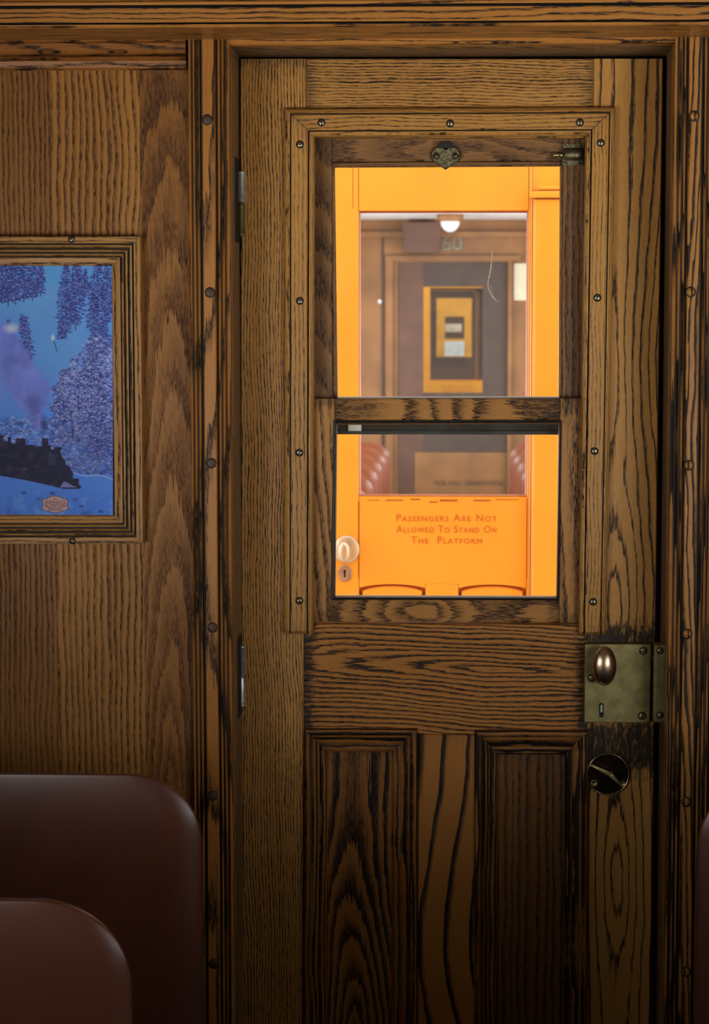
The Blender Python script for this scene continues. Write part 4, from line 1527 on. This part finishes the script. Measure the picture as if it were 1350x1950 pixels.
def orange_door(name, label, Y, detail=True):
    """the painted end door: stiles, rails, window, arched lower panels, lettering and furniture"""
    root = thing(name, label, 'door', (0, Y, 0), None, 'structure')

    def X(px):
        return Xp(px, YO, 700)

    def Z(py):
        return Zp(py, YO, 850)
    dx0, dx1 = X(612), X(1010)
    wx0, wx1 = X(683), X(1005)
    z_t, z_wt, z_wb = Z(240), Z(401), Z(946)
    off = Y - YO
    yf = Y
    m = MB()
    m.box(dx0, wx0, yf, yf + .045, 0.02, z_t, 0, .002)
    m.build('stile', 'orange', root)
    m = MB()
    m.box(wx1, dx1, yf, yf + .045, 0.02, z_t, 0, .002)
    m.build('stile', 'orange', root)
    m = MB()
    m.hbox(wx0 + .001, wx1 - .001, yf, yf + .045, z_wt, z_t)
    m.build('top_rail', 'orange', root)
    m = MB()
    zl = Z(1104)
    m.hbox(wx0 + .001, wx1 - .001, yf + .001, yf + .045, zl - .01, z_wb)
    m.build('lock_rail', 'orange', root)
    # arched lower panels with their muntin
    m = MB()
    zp0 = 0.22
    xm0, xm1 = X(811), X(874)
    m.box(xm0, xm1, yf + .001, yf + .045, 0.02, zl - .0105)
    m.build('muntin', 'orange', root)
    for (pa, pb) in ((wx0, xm0), (xm1, wx1)):
        arch = [(pa + .001, zl - .011), (pb - .001, zl - .011)]
        n = 12
        lo = [(pa + .001 + (pb - pa - .002) * i / n, zl - .020 + 0.009 * math.sin(math.pi * i / n) ** 0.7) for i in range(n + 1)]
        m = MB()
        m.prism([(pa + .001, zl - .0005), (pb - .001, zl - .0005)] + lo[::-1], yf + .0005, 0.03)
        m.build('panel_arch', 'orange', root)
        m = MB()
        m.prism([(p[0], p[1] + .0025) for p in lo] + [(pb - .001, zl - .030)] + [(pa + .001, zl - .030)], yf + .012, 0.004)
        m.build('panel_shade_sliver', 'orange_dark', root)  # dark orange sliver painted in as shade below the arch
        m = MB()
        ins = .008
        lo2 = [(pa + ins + (pb - pa - 2 * ins) * i / n, zl - .028 + 0.012 * math.sin(math.pi * i / n) ** 0.7) for i in range(n + 1)]
        m.prism(lo2[::-1] + [(pa + ins, zp0), (pb - ins, zp0)], yf + .003, 0.02, 0, 0.004)
        m.build('panel', 'orange', root)
    m = MB()
    m.hbox(wx0 + .001, wx1 - .001, yf + .002, yf + .045, 0.02, zp0)
    m.build('bottom_rail', 'orange', root)
    m = MB()
    m.box(wx0, wx1, yf + .03, yf + .04, .05, z_wb)
    m.build('panel_backing', 'orange', root)
    # glazing stop round the window
    m = MB()
    oq = [(wx0, z_wt), (wx1, z_wt), (wx1, z_wb), (wx0, z_wb)]
    iq = [(wx0 + .004, z_wt - .004), (wx1 - .004, z_wt - .004), (wx1 - .004, z_wb + .004), (wx0 + .004, z_wb + .004)]
    for k in range(4):
        j = (k + 1) % 4
        m.strip((oq[k][0], yf, oq[k][1]), (iq[k][0], yf, iq[k][1]), (oq[j][0], yf, oq[j][1]), (iq[j][0], yf, iq[j][1]), [(0, .004), (.4, .004), (1, .016)], .03)
    m.build('glazing_stop', 'orange_dark', root)
    m = MB()
    m.box(wx0 - .004, wx1 + .004, yf + .024, yf + .027, z_wb - .004, z_wt + .004)
    m.build('pane', 'glass_hazed', root)
    if detail:
        # joint line left of the top rail, rubbed paint under the window
        m = MB()
        xj = X(672)
        m.box(xj - .0006, xj + .0006, yf - .0006, yf + .003, Z(396), z_t - .004)
        m.build('paint_crack', 'orange_dark', root)
        m = MB()
        for (a, b, y_, hh) in ((735, 768, 953, 2.2), (782, 800, 951, 2.5), (818, 833, 956, 2.2), (838, 872, 953, 3.4), (903, 935, 953, 2.4), (700, 722, 953, 1.2), (945, 990, 951, 1.2)):
            m.hbox(X(a), X(b), yf + .0002, yf + .002, Z(y_ + hh / 2), Z(y_ - hh / 2))
        m.build('worn_paint', 'orange_dark', root)
        m = MB()
        m.box(X(682.2), X(683.4), yf - .0005, yf + .002, Z(1101), Z(955))
        m.box(X(1004.6), X(1005.6), yf - .0005, yf + .002, Z(1101), Z(950))
        m.build('rail_joint', 'orange_dark', root)
        cx = X(851)
        for (txt, py, wpx) in (('Passengers Are Not', 986, 192), ('Allowed To Stand On', 1007.5, 192), ('The  Platform', 1028.5, 136)):
            text_mesh('lettering', txt, 0.022, 'letter_paint', root, (cx, yf + .0004, Z(py)), wpx * (X(1000) - X(800)) / 200.0, True, 0.0003, 1.15, height=13.5 * (Z(900) - Z(1000)) / 100)
        # knob with rose and escutcheon
        kx, kz = X(660), Z(1047)
        m = MB()
        m.lathe((kx - .001, yf, kz), (0, -1, 0), [(0.031, 0), (0.031, .002), (0.0285, .0045), (0.018, .006), (0.012, .009)], 36, squash=(1, 1.08))
        rose = m.build('knob_rose', 'porcelain', root)
        m = MB()
        egg_ = [(max(.0003, .0165 * math.sin(math.pi * i / 14)), -.014 * math.cos(math.pi * i / 14)) for i in range(15)]
        m.lathe((kx - .0052, yf - .040, kz - .002), (0, -1, 0), egg_, 28, squash=(1, 1.55))
        m.lathe((kx - .0052, yf - .03, kz), (0, 1, 0), [(.007, 0), (.009, .03)], 16)
        m.build('knob', 'porcelain', rose)
        ex, ez = X(656), Z(1093)
        m = MB()
        op = []
        for i in range(24):
            a = 2 * math.pi * i / 24
            op.append((ex + .0165 * math.copysign(abs(math.cos(a)) ** .8, math.cos(a)), ez + .0195 * math.copysign(abs(math.sin(a)) ** .85, math.sin(a))))
        m.prism(op, yf - .003, .003, 0, .001)
        esc = m.build('escutcheon', 'zinc', root)
        m = MB()
        kp = [(ex + .0036 * math.cos(math.radians(-50 + 280 * i / 10)), ez + .006 + .0036 * math.sin(math.radians(-50 + 280 * i / 10))) for i in range(11)] + [(ex - .002, ez - .009), (ex + .002, ez - .009)]
        m.prism(kp, yf - .0036, .002)
        m.build('keyhole', 'slot', esc)
    return root


door2 = orange_door('door_2', 'bright orange door of the next carriage seen through the window, with faded painted lettering', YO)

# orange end wall and the casing with its drip cap right of the door
def ox(px):
    return Xp(px, YO, 700)


def oz(py):
    return Zp(py, YO, 850)


m = MB()
dl, dr = ox(610), ox(1012)
m.box(-1.3, dl, YO + .004, YO + .07, 0, 2.5)
m.box(dr, 1.3, YO + .004, YO + .07, 0, 2.5)
m.hbox(dl, dr, YO + .004, YO + .07, oz(238), 2.5)
structure(m.build('wall_orange', 'orange'), 'orange painted end wall of the next carriage around its door', 'wall')
m = MB()
m.box(ox(1013), ox(1066), YO - .022, YO + .004, 0, oz(380), 0, .006)
structure(m.build('trim_9', 'orange'), 'orange post right of the orange door', 'trim')
m = MB()
m.box(ox(1066.8), ox(1110), YO - .012, YO + .004, 0, oz(380), 0, .006)
structure(m.build('trim_10', 'orange'), 'second orange post beyond the orange door', 'trim')
m = MB()
z1, z0 = oz(366), oz(378.5)
m.strip((ox(1006), YO - .03, z1), (ox(1006), YO - .03, z0), (ox(1115), YO - .03, z1), (ox(1115), YO - .03, z0), [(0, .004), (.15, 0), (.8, 0), (1, .003)], .034)
z1, z0 = oz(356), oz(363.5)
m.strip((ox(1024), YO - .018, z1), (ox(1024), YO - .018, z0), (ox(1115), YO - .018, z1), (ox(1115), YO - .018, z0), [(0, .004), (.2, 0), (.8, 0), (1, .003)], .022)
m.hbox(ox(1016), ox(1066), YO - .0225, YO - .002, oz(382), oz(380.2), 1)  # dark strips painted in for the shaded gaps under and over the cap
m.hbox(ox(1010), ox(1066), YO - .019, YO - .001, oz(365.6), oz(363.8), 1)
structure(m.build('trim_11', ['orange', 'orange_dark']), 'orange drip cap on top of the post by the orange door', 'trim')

# ------------------------------------------------------------------ the next carriage beyond the orange door
YB0, YB1 = YO + .07, 10.30
ZB = 2.43
wins = [2.2 + 1.0 * k for k in range(8)]
carriage(YB0, YB1 + .06, wins, 0.72, CAR_HALF, ('oak_far', 'white_ceiling', 'floor'), ZB, 'the second carriage')
for ly in wins:
    zc = (SILL + LINTEL) / 2
    area('daylight_fill', (-CAR_HALF - 0.10, ly, zc), (0, -math.pi / 2, 0), .74, .68, B_LIGHT)
    area('daylight_fill', (CAR_HALF + 0.10, ly, zc), (0, math.pi / 2, 0), .74, .68, B_LIGHT)


def fx(px):
    return Xp(px, YB1, 650)


def fz(py):
    return Zp(py, YB1, 857)


m = MB()
m.box(-CAR_HALF, fx(757), YB1, YB1 + .06, 0, ZB)
m.box(fx(967), CAR_HALF, YB1, YB1 + .06, 0, ZB)
m.hbox(fx(757), fx(967), YB1, YB1 + .06, fz(497), ZB)
structure(m.build('wall_far', 'oak_far'), 'brown panelled far end wall of the second carriage', 'wall')
m = MB()
m.hbox(-CAR_HALF, CAR_HALF, YB1 - .05, YB1, fz(452), fz(442))
m.hbox(fx(735), fx(990), YB1 - .03, YB1, fz(497), fz(487))
m.box(fx(735), fx(748), YB1 - .03, YB1, 0, fz(497))
m.box(fx(967), fx(974), YB1 - .03, YB1, 0, fz(497))
structure(m.build('trim_12', 'oak_far'), 'oak moulding around the far doorway of the second carriage', 'trim')
m = MB()
m.box(fx(727), fx(730), YB1 - .012, YB1, 0, fz(442))
structure(m.build('trim_13', 'dark_wood'), 'dark vertical joint strip left of the far doorway', 'trim')

# far wooden door with its window; its shadow is put into the dark wood
d3 = thing('door_3', 'wooden door, coloured dark as shadow, at the far end of the second carriage, framing the distant orange door', 'door', (fx(862), YB1 + .01, 0), None, 'structure')
m = MB()
a0, a1 = fx(757), fx(967)
w0, w1, wz1, wz0 = fx(797), fx(919), fz(546), fz(748)
m.box(a0, fx(806), YB1 + .012, YB1 + .05, 0, fz(498), 0)
m.build('stile', 'red_wood', d3)
m = MB()
m.box(w1, a1, YB1 + .012, YB1 + .05, 0, fz(498), 0)
m.build('stile', 'dark_wood', d3)
m = MB()
m.hbox(fx(806), w1, YB1 + .012, YB1 + .05, wz1, fz(498))
m.build('top_rail', 'dark_wood', d3)
m = MB()
m.hbox(fx(806), w1, YB1 + .012, YB1 + .05, fz(862), wz0)
m.build('middle_rail', 'dark_wood', d3)
m = MB()
m.hbox(fx(790), fx(966), YB1 + .004, YB1 + .05, 0.0, fz(862))
m.build('lower_panel', 'oak_far', d3)
text_mesh('panel_lettering', 'FOR AND ORNAMENTAL', 0.05, 'black_letter', d3, (fx(895), YB1 + .003, fz(920)), fx(962) - fx(828), False, .0005, height=(fz(915) - fz(925)))

# things on the far wall and ceiling
lamp_y = YB1 - .6
lx_, lz_ = Xp(857, lamp_y, 430), Zp(421, lamp_y, 857)
lamp = thing('ceiling_lamp', 'small white glass bowl lamp under the ceiling beyond the orange door', 'lamp', (lx_, lamp_y, ZB))
m = MB()
m.lathe((lx_, lamp_y, ZB), (0, 0, -1), [(.085, 0), (.085, ZB - lz_ - .01), (.07, ZB - lz_)], 24)
m.build('lamp_base', 'oak_far', lamp)
m = MB()
m.lathe((lx_, lamp_y, lz_), (0, 0, -1), [(.062 * math.cos(math.pi / 2 * i / 8), .070 * math.sin(math.pi / 2 * i / 8)) for i in range(8)], 24)
m.build('lamp_shade', 'lamp_glass', lamp)
m = MB()
m.box(fx(768), fx(839), YB1 - .16, YB1 - .051, fz(482), fz(426), 0, .004)
o = m.build('wall_box', 'red_wood')
tag(o, 'dark square box high on the far wall, beside the grey numerals', 'box')
text = text_mesh('car_number', '60', 0.14, 'numeral', None, (fx(860), YB1 - .004, fz(463)), fx(879) - fx(841), False, .002, height=fz(449) - fz(477))
tag(text, 'grey green painted carriage number above the far doorway', 'sign')
m = MB()
m.box(fx(978), fx(1004), YB1 - .006, YB1 - .0005, fz(572), fz(502))
o = m.build('wall_notice', 'paper')
tag(o, 'pale paper notice on the wall right of the far doorway', 'notice')
m = MB()
c = W(723, 574, YB1)
m.lathe((c.x, YB1, c.z), (0, -1, 0), [(.015, 0), (.014, .012), (.006, .018)], 14)
o = m.build('wall_button', 'white_sheet')
tag(o, 'small white round fitting on the wall left of the far doorway', 'fitting')

# rows of seats either side of its aisle
rows = [5.7 + 0.69 * k for k in range(6)]
ordw = ['first', 'second', 'third', 'fourth', 'fifth', 'sixth']
sl0 = make_seat('x', -1, rows[0], 'vinyl_far', 'red seats of the second carriage')
sr0 = make_seat('x', 1, rows[0], 'vinyl_far', 'red seats of the second carriage')
for k, yy in enumerate(rows):
    for s0, word in ((sl0, 'left'), (sr0, 'right')):
        s = s0 if k == 0 else copy_tree(s0)
        s.location.y = yy
        s['label'] = f'{ordw[k]} visible red vinyl seat from the orange door, {word} of the second carriage aisle'

# ------------------------------------------------------------------ third carriage, through the far door's window
def copy_door(src, name, label, dx, Y):
    c = copy_tree(src)
    c.name = name
    c.location.x += dx
    c.location.y = Y
    c['label'] = label
    return c


YC = 11.60
d4 = copy_door(door2, 'door_4', 'orange door of the third carriage, framed by the dark far doorway', 0.068, YC)
d4.location.z += 0.05
m = MB()
m.box(-1.3, dl + .068, YC + .004, YC + .07, 0, 2.5)
m.box(dr + .068, 1.3, YC + .004, YC + .07, 0, 2.5)
m.hbox(dl + .068, dr + .068, YC + .004, YC + .07, oz(238) + .05, 2.5)
structure(m.build('wall_orange', 'orange'), 'orange end wall around the third carriage door', 'wall')
m = MB()
m.ybox(-1.3, 1.3, YB1 + .06, YC, -0.06, -0.01)
structure(m.build('floor', 'floor'), 'open platform before the third carriage', 'floor')
YC0, YC1 = YC + .07, 20.9
cw = [YC0 + .9 + 1.0 * k for k in range(8)]
carriage(YC0, YC1 + .05, cw, .72, CAR_HALF, ('oak_far', 'white_ceiling', 'floor'), ZB, 'the third carriage')
for ly in cw[::2]:
    area('daylight_fill', (-CAR_HALF - 0.10, ly, 1.42), (0, -math.pi / 2, 0), .74, .68, B_LIGHT)
    area('daylight_fill', (CAR_HALF + 0.10, ly, 1.42), (0, math.pi / 2, 0), .74, .68, B_LIGHT)


def gx(px):
    return Xp(px, YC1, 650)


def gz(py):
    return Zp(py, YC1, 860)


m = MB()
m.box(-CAR_HALF, gx(831), YC1, YC1 + .05, 0, ZB)
m.box(gx(898), CAR_HALF, YC1, YC1 + .05, 0, ZB)
m.hbox(gx(831), gx(898), YC1, YC1 + .05, gz(568), ZB)
m.hbox(gx(831), gx(898), YC1, YC1 + .05, 0, gz(680))
structure(m.build('wall_far', 'dark_wood'), 'dark far end wall of the third carriage with a window opening', 'wall')
m = MB()
m.hbox(gx(818), gx(906), YC1 - .03, YC1, gz(556), gz(550))
m.box(gx(905), gx(912), YC1 - .03, YC1, gz(720), gz(556))
structure(m.build('trim_14', 'oak_far'), 'brown frame around the far window of the third carriage', 'trim')

YD = 22.2


def hx(px):
    return Xp(px, YD, 650)


def hz(py):
    return Zp(py, YD, 864)


d6 = thing('door_5', 'most distant orange door, tiny at the end of the row of carriages', 'door', (hx(864), YD, 0), None, 'structure')
m = MB()
m.box(-1.3, hx(847), YD, YD + .06, 0, 2.5)
m.box(hx(884), 1.3, YD, YD + .06, 0, 2.5)
m.hbox(hx(847), hx(884), YD, YD + .06, hz(603), 2.5)
m.hbox(hx(847), hx(884), YD, YD + .06, 0, hz(645))
m.build('door_leaf', 'orange', d6)
m = MB()
m.box(hx(846), hx(885), YD + .02, YD + .03, hz(646), hz(602))
m.build('pane', 'glass_hazed', d6)
m = MB()
m.box(hx(846.5), hx(884), YD - .012, YD, hz(678), hz(650))
m.build('white_panel', 'white_sheet', d6)
m = MB()
m.hbox(-1.3, 1.3, YD + .9, YD + .95, 0, 2.5)
m.box(hx(848), hx(880), YD + .88, YD + .90, hz(632), hz(616), 1)
structure(m.build('wall_back', ['dark_wood', 'white_sheet']), 'dark wall with a pale patch behind the most distant pane', 'wall')

for o in bpy.data.objects:
    if '_w' in o:
        del o['_w']
